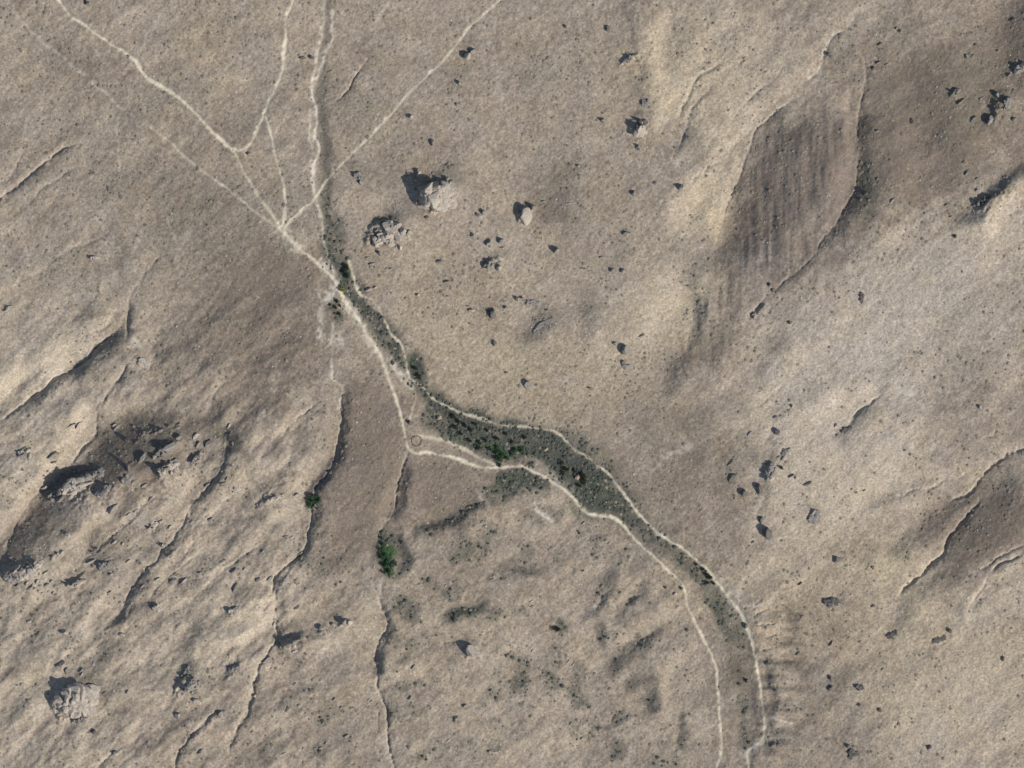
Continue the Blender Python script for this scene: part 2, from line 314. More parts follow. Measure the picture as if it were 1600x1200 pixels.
# soil: pale (+) / dark (-) ground colour, with shaded slopes painted darker
SOIL_SHADE_B = [ # cx, cy, rx, ry, ang, amount
 (1310,600,150,60,-20,.55), (1240,650,60,60,0,.3), (1340,520,120,80,-30,.25), (1480,420,110,90,-30,.3), (1330,730,120,70,-20,.45), (1265,800,70,90,0,.3),
 (1530,1090,150,120,0,.27), (1450,1120,80,70,0,.22), (1420,900,90,60,-30,.2), (1560,950,80,40,-30,.2), (1060,480,90,60,0,.25), (1090,330,50,40,-50,.25), (1100,100,90,90,-40,.18),
 (1300,560,50,30,0,.1), (60,590,90,50,-30,.25), (100,690,110,40,-40,.18), (60,470,90,70,-30,.12), (70,1010,120,80,-30,.16), (60,1150,110,60,0,.18), (330,1000,110,50,-30,.18),
 (420,1120,60,60,0,-.02), (350,850,110,80,-40,.06), (860,1120,120,70,0,.05), (240,60,120,60,0,.02), (1570,350,60,70,0,.22),
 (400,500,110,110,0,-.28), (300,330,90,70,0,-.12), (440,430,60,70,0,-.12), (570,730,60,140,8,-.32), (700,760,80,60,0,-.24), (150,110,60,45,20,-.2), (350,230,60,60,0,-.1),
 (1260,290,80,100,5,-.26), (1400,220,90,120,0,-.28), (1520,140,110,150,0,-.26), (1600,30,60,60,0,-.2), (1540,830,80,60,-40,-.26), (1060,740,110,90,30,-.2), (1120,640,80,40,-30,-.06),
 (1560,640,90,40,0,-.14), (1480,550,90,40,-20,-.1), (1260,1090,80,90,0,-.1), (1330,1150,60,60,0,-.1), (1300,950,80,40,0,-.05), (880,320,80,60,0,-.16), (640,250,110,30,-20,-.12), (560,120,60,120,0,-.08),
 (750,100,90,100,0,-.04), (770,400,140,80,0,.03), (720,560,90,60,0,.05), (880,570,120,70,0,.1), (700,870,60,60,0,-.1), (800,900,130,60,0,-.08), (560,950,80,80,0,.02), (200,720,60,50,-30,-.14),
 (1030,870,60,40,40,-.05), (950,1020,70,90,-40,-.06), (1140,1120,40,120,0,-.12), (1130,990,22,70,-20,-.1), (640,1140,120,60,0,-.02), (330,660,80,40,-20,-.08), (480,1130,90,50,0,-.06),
 (1200,420,60,60,0,-.1), (1310,440,50,30,-20,-.06), (1120,540,40,60,20,-.1), (500,180,22,120,0,-.1), (450,60,50,70,0,.04), (990,300,60,60,0,-.02), (450,360,30,30,0,.1), (480,375,22,12,0,.15),
]
WARM_B = [ (1260,300,90,120,0,-.3),(1180,450,60,80,0,-.2), (480,380,24,16,0,1.0), (380,240,14,10,0,.7), (720,560,120,80,0,.35), (860,600,150,60,0,.35), (1060,110,110,90,0,.35), (620,420,120,60,0,.2), (1080,500,90,60,0,.3), (1130,330,60,50,0,.45), (1260,970,90,60,0,.3),
 (1400,330,60,40,0,.1),(900,745,8,5,40,1.0),(686,653,9,6,0,1.0),(852,702,10,4,20,.9),(905,742,6,8,0,.8),(1350,1100,60,30,0,.1),(1400,520,200,150,0,-.25),(1500,1080,150,120,0,.15),(1350,900,120,90,0,.25),(1450,1020,120,60,0,.2),(1080,930,60,60,0,.25),(640,1000,120,80,0,.15),(330,60,60,60,0,.2),(1390,880,80,30,-20,.3) ,(300,200,90,70,0,.15),(520,640,20,60,0,-.1)]
VEG_SHADE_P = [ # vegetated ground, with slope shade painted dark in places: stroke points, half width, amount
 ([(503,300),(508,330),(512,360),(520,390)], 6, .5), ([(530,330),(532,370),(528,395)], 5, .5), ([(520,385),(528,405),(537,420),(540,440)], 13, .75), ([(518,385),(522,408)], 7, .6),
 ([(541,415),(543,430)], 8, .9), ([(560,440),(575,460)], 6, .55), ([(557,455),(568,480),(585,505),(605,528),(622,548)], 12, .78), ([(520,480),(530,490)], 10, .7), ([(525,470),(522,500)], 7, .6),
 ([(610,535),(628,550),(640,565)], 11, .8), ([(645,565),(652,585),(662,605)], 14, .85), ([(662,605),(680,625),(690,640)], 14, .75), ([(663,640),(666,660),(680,672)], 10, .7),
 ([(700,645),(740,660),(790,672),(850,682),(880,700)], 15, .8), ([(690,668),(730,685),(760,700),(790,712),(820,712)], 14, .8), ([(730,665),(770,690),(820,700)], 14, .75),
 ([(880,700),(910,725),(940,755),(965,785)], 26, .8), ([(880,735),(910,765),(935,790)], 16, .75), ([(965,785),(1000,825),(1040,855)], 20, .7), ([(1040,858),(1080,885),(1105,910)], 14, .72),
 ([(1105,905),(1125,935),(1145,965),(1155,1000)], 15, .72), ([(1100,895),(1112,920)], 8, .8), ([(1162,1090),(1163,1140),(1166,1168)], 8, .75), ([(1165,1150),(1168,1170)], 8, .7), ([(1155,1000),(1160,1050),(1165,1090)], 10, .32),
 ([(770,768),(800,748),(825,740)], 12, .8), ([(836,748),(850,755)], 9, .7), ([(775,772),(785,765)],8,.7), ([(845,790),(865,798)], 9, .42), ([(825,800),(835,812)], 10, .4),
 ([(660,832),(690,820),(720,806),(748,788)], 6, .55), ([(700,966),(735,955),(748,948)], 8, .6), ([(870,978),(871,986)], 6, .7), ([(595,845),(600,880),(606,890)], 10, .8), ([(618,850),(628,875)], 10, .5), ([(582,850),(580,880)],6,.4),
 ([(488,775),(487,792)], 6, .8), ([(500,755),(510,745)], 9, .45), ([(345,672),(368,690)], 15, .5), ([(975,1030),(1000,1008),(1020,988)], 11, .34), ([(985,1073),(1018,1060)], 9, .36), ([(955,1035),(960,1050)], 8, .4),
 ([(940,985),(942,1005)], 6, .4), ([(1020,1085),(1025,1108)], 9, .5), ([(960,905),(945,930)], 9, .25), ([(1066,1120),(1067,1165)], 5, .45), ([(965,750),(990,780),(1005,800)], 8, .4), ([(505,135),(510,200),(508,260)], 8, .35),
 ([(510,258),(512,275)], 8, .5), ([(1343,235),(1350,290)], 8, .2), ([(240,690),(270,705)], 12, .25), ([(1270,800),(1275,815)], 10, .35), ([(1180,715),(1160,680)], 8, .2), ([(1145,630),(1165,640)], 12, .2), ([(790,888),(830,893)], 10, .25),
 ([(905,800),(920,812)],6,.3), ([(500,330),(502,300),(498,270)], 5, .3), ([(760,655),(800,664)], 6, .3), ([(1203,1145),(1201,1185)], 4, .7), ([(545,400),(538,410)], 9, .6),
]
SHADE_VEG_B = [(850,510,34,14,-30,.36),(825,522,14,10,0,.3),(690,283,40,13,-10,.38),(640,330,34,12,-25,.3),(612,340,28,9,-10,.4),(775,398,18,7,0,.32),(992,185,14,10,-20,.4),(1020,182,22,4,5,.22),(115,742,46,12,-30,.45),(140,1064,30,9,-10,.35),(163,1078,10,14,-20,.3),  # grey shade halos by the outcrops painted dark, with some scrub patches
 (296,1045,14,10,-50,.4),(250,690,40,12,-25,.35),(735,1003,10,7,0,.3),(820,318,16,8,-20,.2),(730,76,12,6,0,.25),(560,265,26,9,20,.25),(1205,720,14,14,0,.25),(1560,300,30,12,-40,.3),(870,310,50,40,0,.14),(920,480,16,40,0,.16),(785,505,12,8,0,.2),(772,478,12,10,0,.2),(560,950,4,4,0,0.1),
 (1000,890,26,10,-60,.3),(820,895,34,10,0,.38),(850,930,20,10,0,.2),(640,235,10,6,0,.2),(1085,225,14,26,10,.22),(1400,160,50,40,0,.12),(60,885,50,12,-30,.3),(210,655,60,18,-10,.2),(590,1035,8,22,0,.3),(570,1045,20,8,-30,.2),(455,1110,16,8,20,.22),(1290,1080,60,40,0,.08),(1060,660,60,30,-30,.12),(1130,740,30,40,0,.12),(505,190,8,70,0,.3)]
GREEN_B = [ (770,703,10,6,30,.8),(785,714,12,6,20,1),(750,692,8,6,0,.6),(812,704,12,5,0,.7),(740,705,8,4,0,.3),(600,872,9,24,-8,1.),(606,888,12,11,0,.9),(488,783,8,10,30,1),(543,425,6,8,0,.5),(1108,900,8,8,0,.4),(640,560,8,8,0,.4),(925,800,8,6,0,.3),(900,790,10,5,40,.4),
 (536,450,8,5,0,.2),(735,955,18,7,-20,.35),(715,690,16,6,20,.4),(800,750,30,8,-15,.2),(1120,940,8,20,-30,.2),(950,770,30,20,40,.15),(1500,150,70,70,0,.08),(1360,300,20,50,0,.15)]

# ------------------------------------------------------------------ relief
# broad slopes: heights whose shading under this sun follows SHADE_S (least squares in the frequency domain)
S = np.zeros((CNV, CNU))
for pts, w, a in SHADE_S: cstroke(S, pts, w, a)
streak = spec(31, 8, 110, 1.1, ang=-42, ratio=4.0)
fine = spec(32, 4, 36, 0.8, ang=-45, ratio=3.2)
LEFTW = np.clip((560 - CUU) / 120, 0, 1) * np.clip((CVV - 380) / 260, 0.16, 1)
RIGHTW = np.clip((CUU - 1000) / 150, 0, 1)
MIDB = np.clip((CVV - 740) / 100, 0, 1) * (1 - LEFTW) * (1 - RIGHTW)
S += streak * (0.012 + 0.06 * LEFTW + 0.014 * RIGHTW + 0.02 * MIDB) + fine * (0.018 + 0.05 * LEFTW + 0.010 * RIGHTW + 0.02 * MIDB)
S *= 1 - .3 * RIGHTW * np.clip((CVV - 380) / 60, 0, 1)
S = np.where(S < 0, -0.36 * np.tanh(-S / 0.38), S)
# shallow vertical rills on the steep face right of centre top
rill = spec(33, 5, 28, 0.8, ang=92, ratio=9.0)
RW = np.exp(-(((CUU - 1255 + .25 * (CVV - 300)) / 85) ** 4 + ((CVV - 310) / 135) ** 4))
RW = RW + .7 * np.exp(-(((CUU - 1110 + .3 * (CVV - 510)) / 55) ** 4 + ((CVV - 510) / 80) ** 4))
rill2 = spec(34, 8, 60, 1.0, ang=2, ratio=4.0)
S += rill * 0.075 * RW
S += rill2 * 0.12 * np.exp(-(((CUU - 1215) / 40) ** 4 + ((CVV - 1060) / 130) ** 4))
win = np.clip((2000 - CUU) / 200, 0, 1) * np.clip((CUU + 400) / 200, 0, 1) * np.clip((1600 - CVV) / 200, 0, 1) * np.clip((CVV + 400) / 200, 0, 1)
S *= win
Du = KU * SDX + KV * (-SDY)               # image v runs down
lam = (2 * np.pi / 420) ** 2 + 0.03 * (KU ** 2 + KV ** 2)
sl = -S * math.tan(SUN_EL) * 2.95
Hc = np.fft.ifft2(np.conj(1j * Du) * np.fft.fft2(sl) / (Du ** 2 + lam)).real * M
Hc += 3.0 * spec(35, 250, 1200, 2.2)
HT = up(Hc) * INSIDE
HT += 0.03 * NF1 * INSIDE + 0.07 * NW1 * INSIDE
HT += INSIDE * (0.085 * lattice(41, 3.0) + 0.055 * lattice(42, 5.5))
rx, ry = W(UU, VV)
HT += (1 - INSIDE) * (14 * np.sin(rx / 310 + 1.0) * np.cos(ry / 270) + 20 * np.sin(rx / 900 + ry / 1300) + 6 * np.sin(ry / 130 + rx / 170))
# incised channels
GW = []
for pts, w, d in GULLY:
    win_, D, Sg, T = line_field(pts, 55, 2)
    k = np.clip(0.75 + 0.35 * NW3[win_] + 0.3 * NW1[win_] + .2 * NF2[win_], 0.12, 1.7) * taper(T, .2, .2) * INSIDE[win_]
    HT[win_] -= min(d, 2.2) * .8 * (.75 + .15 * NW3[win_]) * taper(T, .15, .15) * INSIDE[win_] * np.clip(1 - D / 60, 0, 1) * np.exp(-D / 9.0)
    HT[win_] -= .8 * d * k * (np.maximum(0, 1 - D / (w * 1.05)) * 0.95 + 0.3 * np.exp(-(D / (2.6 * w)) ** 2))
    GW.append((win_, np.exp(-(D / (w * .85)) ** 2) * k * min(1, d / 2.4)))
# scarps: steep on the north west side, falling gently away to the south east
CUESTA = [
 ([(82,777),(95,760),(118,748),(140,738),(158,742)],7,28), ([(150,780),(160,768),(178,756)],4.5,18), ([(230,748),(245,735),(262,720),(282,710)],6,25),
 ([(236,712),(250,698),(275,686),(292,682)],3.5,16), ([(296,730),(306,712),(316,700)],4,14), ([(220,832),(235,818),(254,806)],3.6,14), ([(-10,905),(10,893),(30,880),(45,872),(62,866)],5,20),
 ([(76,877),(90,862),(102,854)],3.6,14), ([(148,892),(160,878),(174,866)],3,14), ([(98,920),(112,905),(122,900),(137,890)],4.2,16), ([(268,1094),(273,1076),(284,1060),(298,1046)],7,24),
 ([(350,1057),(362,1042),(377,1033)],4,12), ([(434,1012),(446,1003),(460,998),(474,986)],4.5,16), ([(413,784),(428,772),(448,770)],3.6,12), ([(494,988),(507,977)],3,10), ([(528,979),(538,970),(548,965)],3.6,10),
 ([(1542,195),(1552,178),(1560,150)],4.5,16), ([(1581,118),(1600,96)],4.5,14), ([(1518,338),(1540,318),(1560,300),(1584,276)],4,26), ([(1484,152),(1496,139)],3.5,10), ([(966,106),(980,92),(1002,81)],4,14),
 ([(994,216),(984,200),(986,187),(1002,183)],4.5,16), ([(682,342),(662,328),(649,312),(652,299),(668,290),(694,283)],6.5,32), ([(114,1138),(95,1122),(82,1106),(84,1092),(100,1081),(134,1070)],6.5,34),
 ([(577,396),(573,378),(583,352),(612,344)],4,22), ([(730,1033),(726,1020),(732,1006)],3.5,12), ([(812,354),(811,338),(820,325),(834,319)],4,14), ([(762,426),(762,410),(780,402),(790,404)],3,12), ([(348,700),(352,690),(352,672),(348,658)],2.2,10),
 ([(1175,500),(1188,482),(1200,470)],2.5,12), ([(60,700),(20,705)][::-1],0,10), ([(236,960),(240,945),(246,940)],3,10), ([(355,960),(365,950),(376,946)],2.6,10), ([(1200,760),(1199,738),(1206,722)],3.5,12),
 ([(300,1160),(318,1135),(345,1108)],2,12), ([(395,800),(420,762),(452,722)],1.6,14), ([(150,1000),(185,968),(205,935)],1.8,20), ([(405,960),(440,905),(470,868)],1.5,16), ([(255,880),(290,842),(300,800)],1.6,16),
 ([(60,955),(90,940),(130,925)],1.2,16), ([(300,920),(345,885),(390,865)],1.4,14), ([(250,990),(300,960),(340,950)],1.0,18), ([(205,700),(225,680),(250,664)],2.0,14),
]
for pts, a_, dec in CUESTA:
    win_, D, Sg, T = line_field(pts, 60, 3 if a_ < 2.1 else 2)
    up_ = 1 / (1 + np.exp(-np.clip(Sg / 0.9, -30, 30)))
    kk = np.clip(.85 + .25 * NF1[win_] + .3 * NW1[win_], .2, 1.4) * taper(T, .25, .25)
    HT[win_] += a_ * .62 * kk * up_ * np.exp(-(D / dec) ** 1.3) * INSIDE[win_] * (D < 200)
# the main dry stream bed: a shallow flat trough
BED = [(500,-60),(503,40),(498,120),(500,200),(503,280),(512,350),(528,405),(548,450),(572,490),(605,530),(640,570),(665,620),(700,655),(760,685),(830,700),(885,725),(935,770),(985,815),(1050,865),(1105,915),(1140,975),(1158,1050),(1164,1120),(1160,1180),(1150,1260)]
win_, D, Sg, T = line_field(BED, 60, 2)
bw = np.interp(T, [0, .25, .35, .45, .52, .6, .7, .8, .9, 1], [9, 9, 12, 16, 24, 28, 30, 24, 16, 14])
HT[win_] -= 1.6 * (1 / (1 + np.exp((D - bw) / 2.6))) * INSIDE[win_]
BEDM = np.zeros_like(HT); BEDM[win_] = (D < bw)
for d_ in (TRACKS, PATHS):
    for k_, (pts, w, s, lab) in d_.items():
        win_, D, Sg, T = line_field(pts, w * 4, 1)
        HT[win_] -= 0.18 * np.exp(-(D / w) ** 2)

# ------------------------------------------------------------------ ground cover masks
PALE = np.zeros_like(HT)
def poly(mask, pts, amt, soft):
    win_, D, Sg, T = line_field(pts + [pts[0]], 60, 3)
    P = resample(pts + [pts[0]]); A, B = WARP[3]; gx = A[win_]; gy = B[win_]
    ins = np.zeros(gx.shape, bool)
    for a, b in zip(P, P[1:] + P[:1]):
        if a[1] == b[1]: continue
        ins ^= ((a[1] > gy) != (b[1] > gy)) & (gx < (b[0] - a[0]) * (gy - a[1]) / (b[1] - a[1]) + a[0])
    D = np.minimum(D, 400.)
    mask[win_] += amt / (1 + np.exp(np.clip(np.where(ins, -D, D) / soft, -40, 40)))
SOIL_SHADE_P = [
 ([(1195,194),(1250,165),(1343,170),(1340,290),(1290,368),(1220,440),(1150,470),(1112,410),(1130,345),(1166,250)], -.09, 8),
 ([(1180,210),(1340,190),(1335,300),(1290,370),(1200,450),(1130,560),(1060,600),(1040,590),(1085,500),(1115,410),(1145,330)], -.13, 12),
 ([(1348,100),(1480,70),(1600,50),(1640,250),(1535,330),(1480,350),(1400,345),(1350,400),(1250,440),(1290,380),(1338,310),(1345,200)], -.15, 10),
 ([(537,600),(630,600),(636,700),(620,780),(598,850),(565,900),(500,890),(490,840),(493,770),(530,700)], -.16, 5),
 ([(642,714),(740,732),(765,760),(740,800),(660,830),(612,850),(625,790),(633,740)], -.14, 5),
 ([(330,400),(440,370),(505,430),(505,600),(440,650),(330,620),(290,500)], -.12, 14),
 ([(150,650),(250,640),(350,670),(300,715),(200,755),(100,765),(60,840),(0,890),(-20,860),(40,790),(110,725),(147,690)], -.26, 4),  # shade of the north west facing slope painted into the soil
 ([(1640,740),(1535,775),(1495,830),(1480,870),(1420,930),(1480,900),(1560,865),(1640,835)], -.24, 5),  # slope shade right of the gully painted dark
 ([(1510,785),(1440,808),(1370,850),(1400,872),(1465,855),(1485,830)], -.16, 5),  # neighbouring shaded slope, likewise painted into the soil
 ([(1230,560),(1330,430),(1480,350),(1620,300),(1620,640),(1480,600),(1330,660),(1260,720)], .12, 25),
 ([(1350,1000),(1450,960),(1620,970),(1620,1220),(1380,1220)], .04, 25),
 ([(1205,600),(1260,570),(1385,590),(1330,640),(1290,690),(1220,690)], .20, 10),
 ([(950,440),(1000,420),(1085,440),(1060,560),(960,570)], .12, 14),
 ([(995,150),(1030,20),(1180,20),(1265,100),(1190,190),(1160,240),(1060,300),(1045,220)], .14, 6),
 ([(1075,300),(1160,245),(1130,340),(1105,390),(1060,370)], .14, 5),
 ([(-30,540),(130,520),(185,515),(130,565),(20,640),(-30,650)], .20, 5),
 ([(130,640),(140,690),(90,745),(30,780),(-30,860),(-30,680),(80,640)], .12, 5),
 ([(1300,700),(1420,690),(1420,760),(1350,790),(1300,770)], .16, 12),
 ([(380,930),(430,900),(425,960),(330,1010),(290,1020)], .14, 6),
 ([(700,640),(780,660),(870,670),(960,740),(1010,820),(1120,880),(1170,800),(1140,700),(1120,620),(960,650),(850,660)], -.05, 10),
]
for b in SOIL_SHADE_B: blob(PALE, *b[:5], b[5], soft=0.75)
for pts, a_, sf in SOIL_SHADE_P: poly(PALE, pts, a_, sf)
PALE += INSIDE * (0.035 * up(spec(51, 30, 160, 1.6)) + 0.055 * NW1 + 0.03 * NW2 * up(RIGHTW) + 0.04 * up(streak) * up(LEFTW + RIGHTW) + 0.055 * NF1 + 0.06 * lattice(61, 2.6) + 0.03 * lattice(62, 4.5))
WARM = np.zeros_like(HT)
for b in WARM_B: blob(WARM, *b[:5], b[5], soft=0.7)
WARM += 0.10 * up(spec(52, 18, 140, 1.4)) + 0.10 * NF2
VEG_SHADE = np.zeros_like(HT)  # scrub cover plus shade painted dark into the ground
VEG_SHADE_POLY = [
 ([(1118,960),(1160,985),(1180,1060),(1188,1130),(1172,1165),(1160,1170),(1140,1150),(1136,1080),(1128,1030),(1105,985)], .38, 5),
 ([(656,560),(668,590),(692,628),(720,642),(760,655),(800,665),(868,672),(895,698),(945,742),(985,785),(1045,852),(1090,883),(1118,915),(1145,945),(1162,985),(1166,1010),(1150,1012),(1125,975),(1098,930),(1068,892),(1030,858),(990,828),(955,800),(925,796),(893,768),(872,742),(835,722),(790,720),(750,703),(715,690),(680,674),(664,655),(660,625),(648,595)], .92, 2.2),
 ([(540,412),(552,440),(575,470),(596,495),(612,530),(634,552),(640,575),(622,560),(596,528),(572,500),(557,478),(540,455),(528,430),(518,395),(522,380)], .85, 1.8),
 ([(758,770),(770,745),(800,735),(835,738),(856,752),(850,762),(815,765),(785,778)], .8, 2.0),
 ([(1157,1085),(1168,1085),(1172,1165),(1160,1172),(1153,1130)], .6, 3),
 ([(503,300),(512,300),(522,350),(532,385),(520,395),(510,360)], .6, 1.6),
 ([(585,830),(602,826),(618,850),(640,868),(632,895),(605,902),(590,890)], .5, 2.5),
 ([(1194,1020),(1204,1030),(1209,1100),(1207,1180),(1198,1190),(1202,1140),(1200,1100)], .6, 1.2),  # shaded west face of the bank painted as a dark strip
]
for pts, w, a in VEG_SHADE_P:
    win_, D, Sg, T = line_field(pts, w * 3, 3)
    maxi(VEG_SHADE, win_, a / (1 + np.exp((D - w * 1.05) / (0.22 * w + .6))))
for b in SHADE_VEG_B: blob(VEG_SHADE, *b[:5], b[5], soft=.8, mode='max')
VP = np.zeros_like(HT)
for pts, a_, sf in VEG_SHADE_POLY:
    tmp = np.zeros_like(HT); poly(tmp, pts, a_, sf); VP = np.maximum(VP, tmp)
patch = np.clip(.55 * NW3 + .7 * NW1 + .3 * NF1 - .55, 0, 1.2)
VEG_SHADE = np.maximum(VEG_SHADE, patch * INSIDE * (.13 + .27 * up(MIDB) + .05 * up(LEFTW)))
VEG_SHADE = np.maximum(VEG_SHADE, VP)
VEG_SHADE *= np.clip(1 + 0.10 * NF1 + 0.13 * NW2 + .06 * NW3, 0.45, 1.2)
VEG_SHADE = np.clip(VEG_SHADE * 1.12, 0, .96) * (1 - .30 * np.clip((UU - 940) / 140, 0, 1) * np.clip((VV - 720) / 60, 0, 1) * (1 + .3 * NW2))
GREEN = np.zeros_like(HT)
for b in GREEN_B: blob(GREEN, *b[:5], b[5], soft=0.5, mode='max')
TRK = np.zeros_like(HT); TRKID = {}
for d_ in (TRACKS, PATHS):
    for k_, (pts, w, s, lab) in d_.items():
        win_, D, Sg, T = line_field(pts, w * 4, 1)
        wn_ = 0.88 * w * np.clip(1 + 0.25 * NW3[win_] + 0.2 * NF1[win_] + .2 * NW2[win_], .45, 1.8)
        v = 1 / (1 + np.exp((D - wn_) / 0.55))
        k = (1 - (.5 if k_ == 'bank' else 0) * np.exp(-((T - .33) / .09) ** 2)) * np.clip((1 if d_ is TRACKS else .95) + (.12 if d_ is TRACKS else .25) * NW2[win_] + (.10 if d_ is TRACKS else .2) * NF2[win_], .12, 1.2)
        maxi(TRK, win_, s * k * v)
        TRKID[k_] = (win_, D < wn_ * 1.05)
WSH = np.zeros_like(HT)
for pts, w, s in WASH:
    win_, D, Sg, T = line_field(pts, w * 3, 2)
    v = 1 / (1 + np.exp((D - w * np.clip(1 + .3 * NF1[win_], .5, 1.5)) / (0.3 + 0.22 * w)))
    maxi(WSH, win_, s * v * np.clip(.85 + .3 * NF2[win_] + .2 * NW1[win_], .2, 1.2))

for win_, v in GW: maxi(WSH, win_, .30 * v)
WSH = WSH * (1 - .6 * np.clip(VEG_SHADE, 0, 1))
WARM01 = .50 + WARM
# ------------------------------------------------------------------ materials
def nt(name):
    m = bpy.data.materials.new(name); m.use_nodes = True
    t = m.node_tree; b = t.nodes["Principled BSDF"]
    b.inputs["Roughness"].default_value = 0.95
    b.inputs["Specular IOR Level"].default_value = 0.1
    return m, t, b
def node(t, kind, **kw):
    n = t.nodes.new(kind)
    for k, v in kw.items():
        if k.startswith('i_'): n.inputs[int(k[2:])].default_value = v
        else: setattr(n, k, v)
    return n
def mixc(t, fac, a, b, mode='MIX'):
    n = t.nodes.new('ShaderNodeMix'); n.data_type = 'RGBA'; n.blend_type = mode; n.clamp_factor = True
    for src, idx in ((fac, 0), (a, 6), (b, 7)):
        if isinstance(src, (int, float)): n.inputs[idx].default_value = src
        elif isinstance(src, tuple): n.inputs[idx].default_value = (*src, 1)
        else: t.links.new(src, n.inputs[idx])
    return n.outputs[2]
def mathn(t, op, a, b=0.0, clamp=False):
    n = t.nodes.new('ShaderNodeMath'); n.operation = op; n.use_clamp = clamp
    for src, idx in ((a, 0), (b, 1)):
        if isinstance(src, (int, float)): n.inputs[idx].default_value = src
        else: t.links.new(src, n.inputs[idx])
    return n.outputs[0]
def noise(t, scale, detail=3.0, rough=0.6, sx=1.0, sy=1.0, rot=0.0):
    tc = t.nodes.new('ShaderNodeTexCoord'); mp = t.nodes.new('ShaderNodeMapping')
    mp.inputs['Scale'].default_value = (sx, sy, 1.0); mp.inputs['Rotation'].default_value = (0, 0, rot)
    t.links.new(tc.outputs['Object'], mp.inputs['Vector'])
    n = t.nodes.new('ShaderNodeTexNoise'); n.inputs['Scale'].default_value = scale
    n.inputs['Detail'].default_value = detail; n.inputs['Roughness'].default_value = rough
    t.links.new(mp.outputs[0], n.inputs['Vector'])
    return n
def soil_material():
    m, t, b = nt("dry_soil")
    a1 = node(t, 'ShaderNodeAttribute', attribute_name='cover_a'); a2 = node(t, 'ShaderNodeAttribute', attribute_name='cover_b')
    s1 = node(t, 'ShaderNodeSeparateColor'); s2 = node(t, 'ShaderNodeSeparateColor')
    t.links.new(a1.outputs['Color'], s1.inputs[0]); t.links.new(a2.outputs['Color'], s2.inputs[0])
    pale, warm, veg_shade = s1.outputs; green, trk, wsh = s2.outputs
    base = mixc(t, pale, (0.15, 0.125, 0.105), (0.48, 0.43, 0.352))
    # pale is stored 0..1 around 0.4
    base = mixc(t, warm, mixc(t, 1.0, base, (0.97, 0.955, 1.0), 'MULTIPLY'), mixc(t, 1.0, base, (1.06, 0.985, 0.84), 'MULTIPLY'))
    # stones and low tufts finer than the sheet: mottling of the ground's own colour
    n1 = noise(t, 0.55, 2.0, 0.55); n2 = noise(t, 0.16, 3.0, 0.6); n3 = noise(t, 0.33, 2.0, 0.5)
    r1 = t.nodes.new('ShaderNodeMapRange'); r1.inputs[1].default_value = .3; r1.inputs[2].default_value = .7; r1.inputs[3].default_value = .67; r1.inputs[4].default_value = 1.33
    t.links.new(n1.outputs[0], r1.inputs[0])
    base = mixc(t, 1.0, base, r1.outputs[0], 'MULTIPLY')
    r2 = t.nodes.new('ShaderNodeMapRange'); r2.inputs[1].default_value = .3; r2.inputs[2].default_value = .7; r2.inputs[3].default_value = .84; r2.inputs[4].default_value = 1.16
    t.links.new(n2.outputs[0], r2.inputs[0])
    base = mixc(t, 1.0, base, r2.outputs[0], 'MULTIPLY')
    base = mixc(t, 0.22, base, mixc(t, n3.outputs[0], (0.16, 0.18, 0.13), (0.46, 0.34, 0.28)))
    n4 = noise(t, 0.06, 3.0, 0.6)
    r4 = t.nodes.new('ShaderNodeMapRange'); r4.inputs[1].default_value = .35; r4.inputs[2].default_value = .65; t.links.new(n4.outputs[0], r4.inputs[0])
    vegc = mixc(t, r4.outputs[0], mixc(t, n2.outputs[0], (0.032, 0.038, 0.036), (0.072, 0.076, 0.067)), mixc(t, n2.outputs[0], (0.042, 0.047, 0.041), (0.105, 0.104, 0.084)))
    vegc = mixc(t, mathn(t, 'MULTIPLY', n3.outputs[0], 0.5), vegc, (0.06, 0.072, 0.058))
    base = mixc(t, veg_shade, base, vegc)
    base = mixc(t, green, base, (0.035, 0.085, 0.030))
    base = mixc(t, wsh, base, (0.56, 0.51, 0.425))
    base = mixc(t, trk, base, (0.60, 0.53, 0.405))
    t.links.new(base, b.inputs['Base Color'])
    bp = t.nodes.new('ShaderNodeBump'); bp.inputs['Strength'].default_value = 0.55; bp.inputs['Distance'].default_value = 0.5
    t.links.new(n1.outputs[0], bp.inputs['Height']); t.links.new(bp.outputs[0], b.inputs['Normal'])
    return m
MAT_SOIL = soil_material()

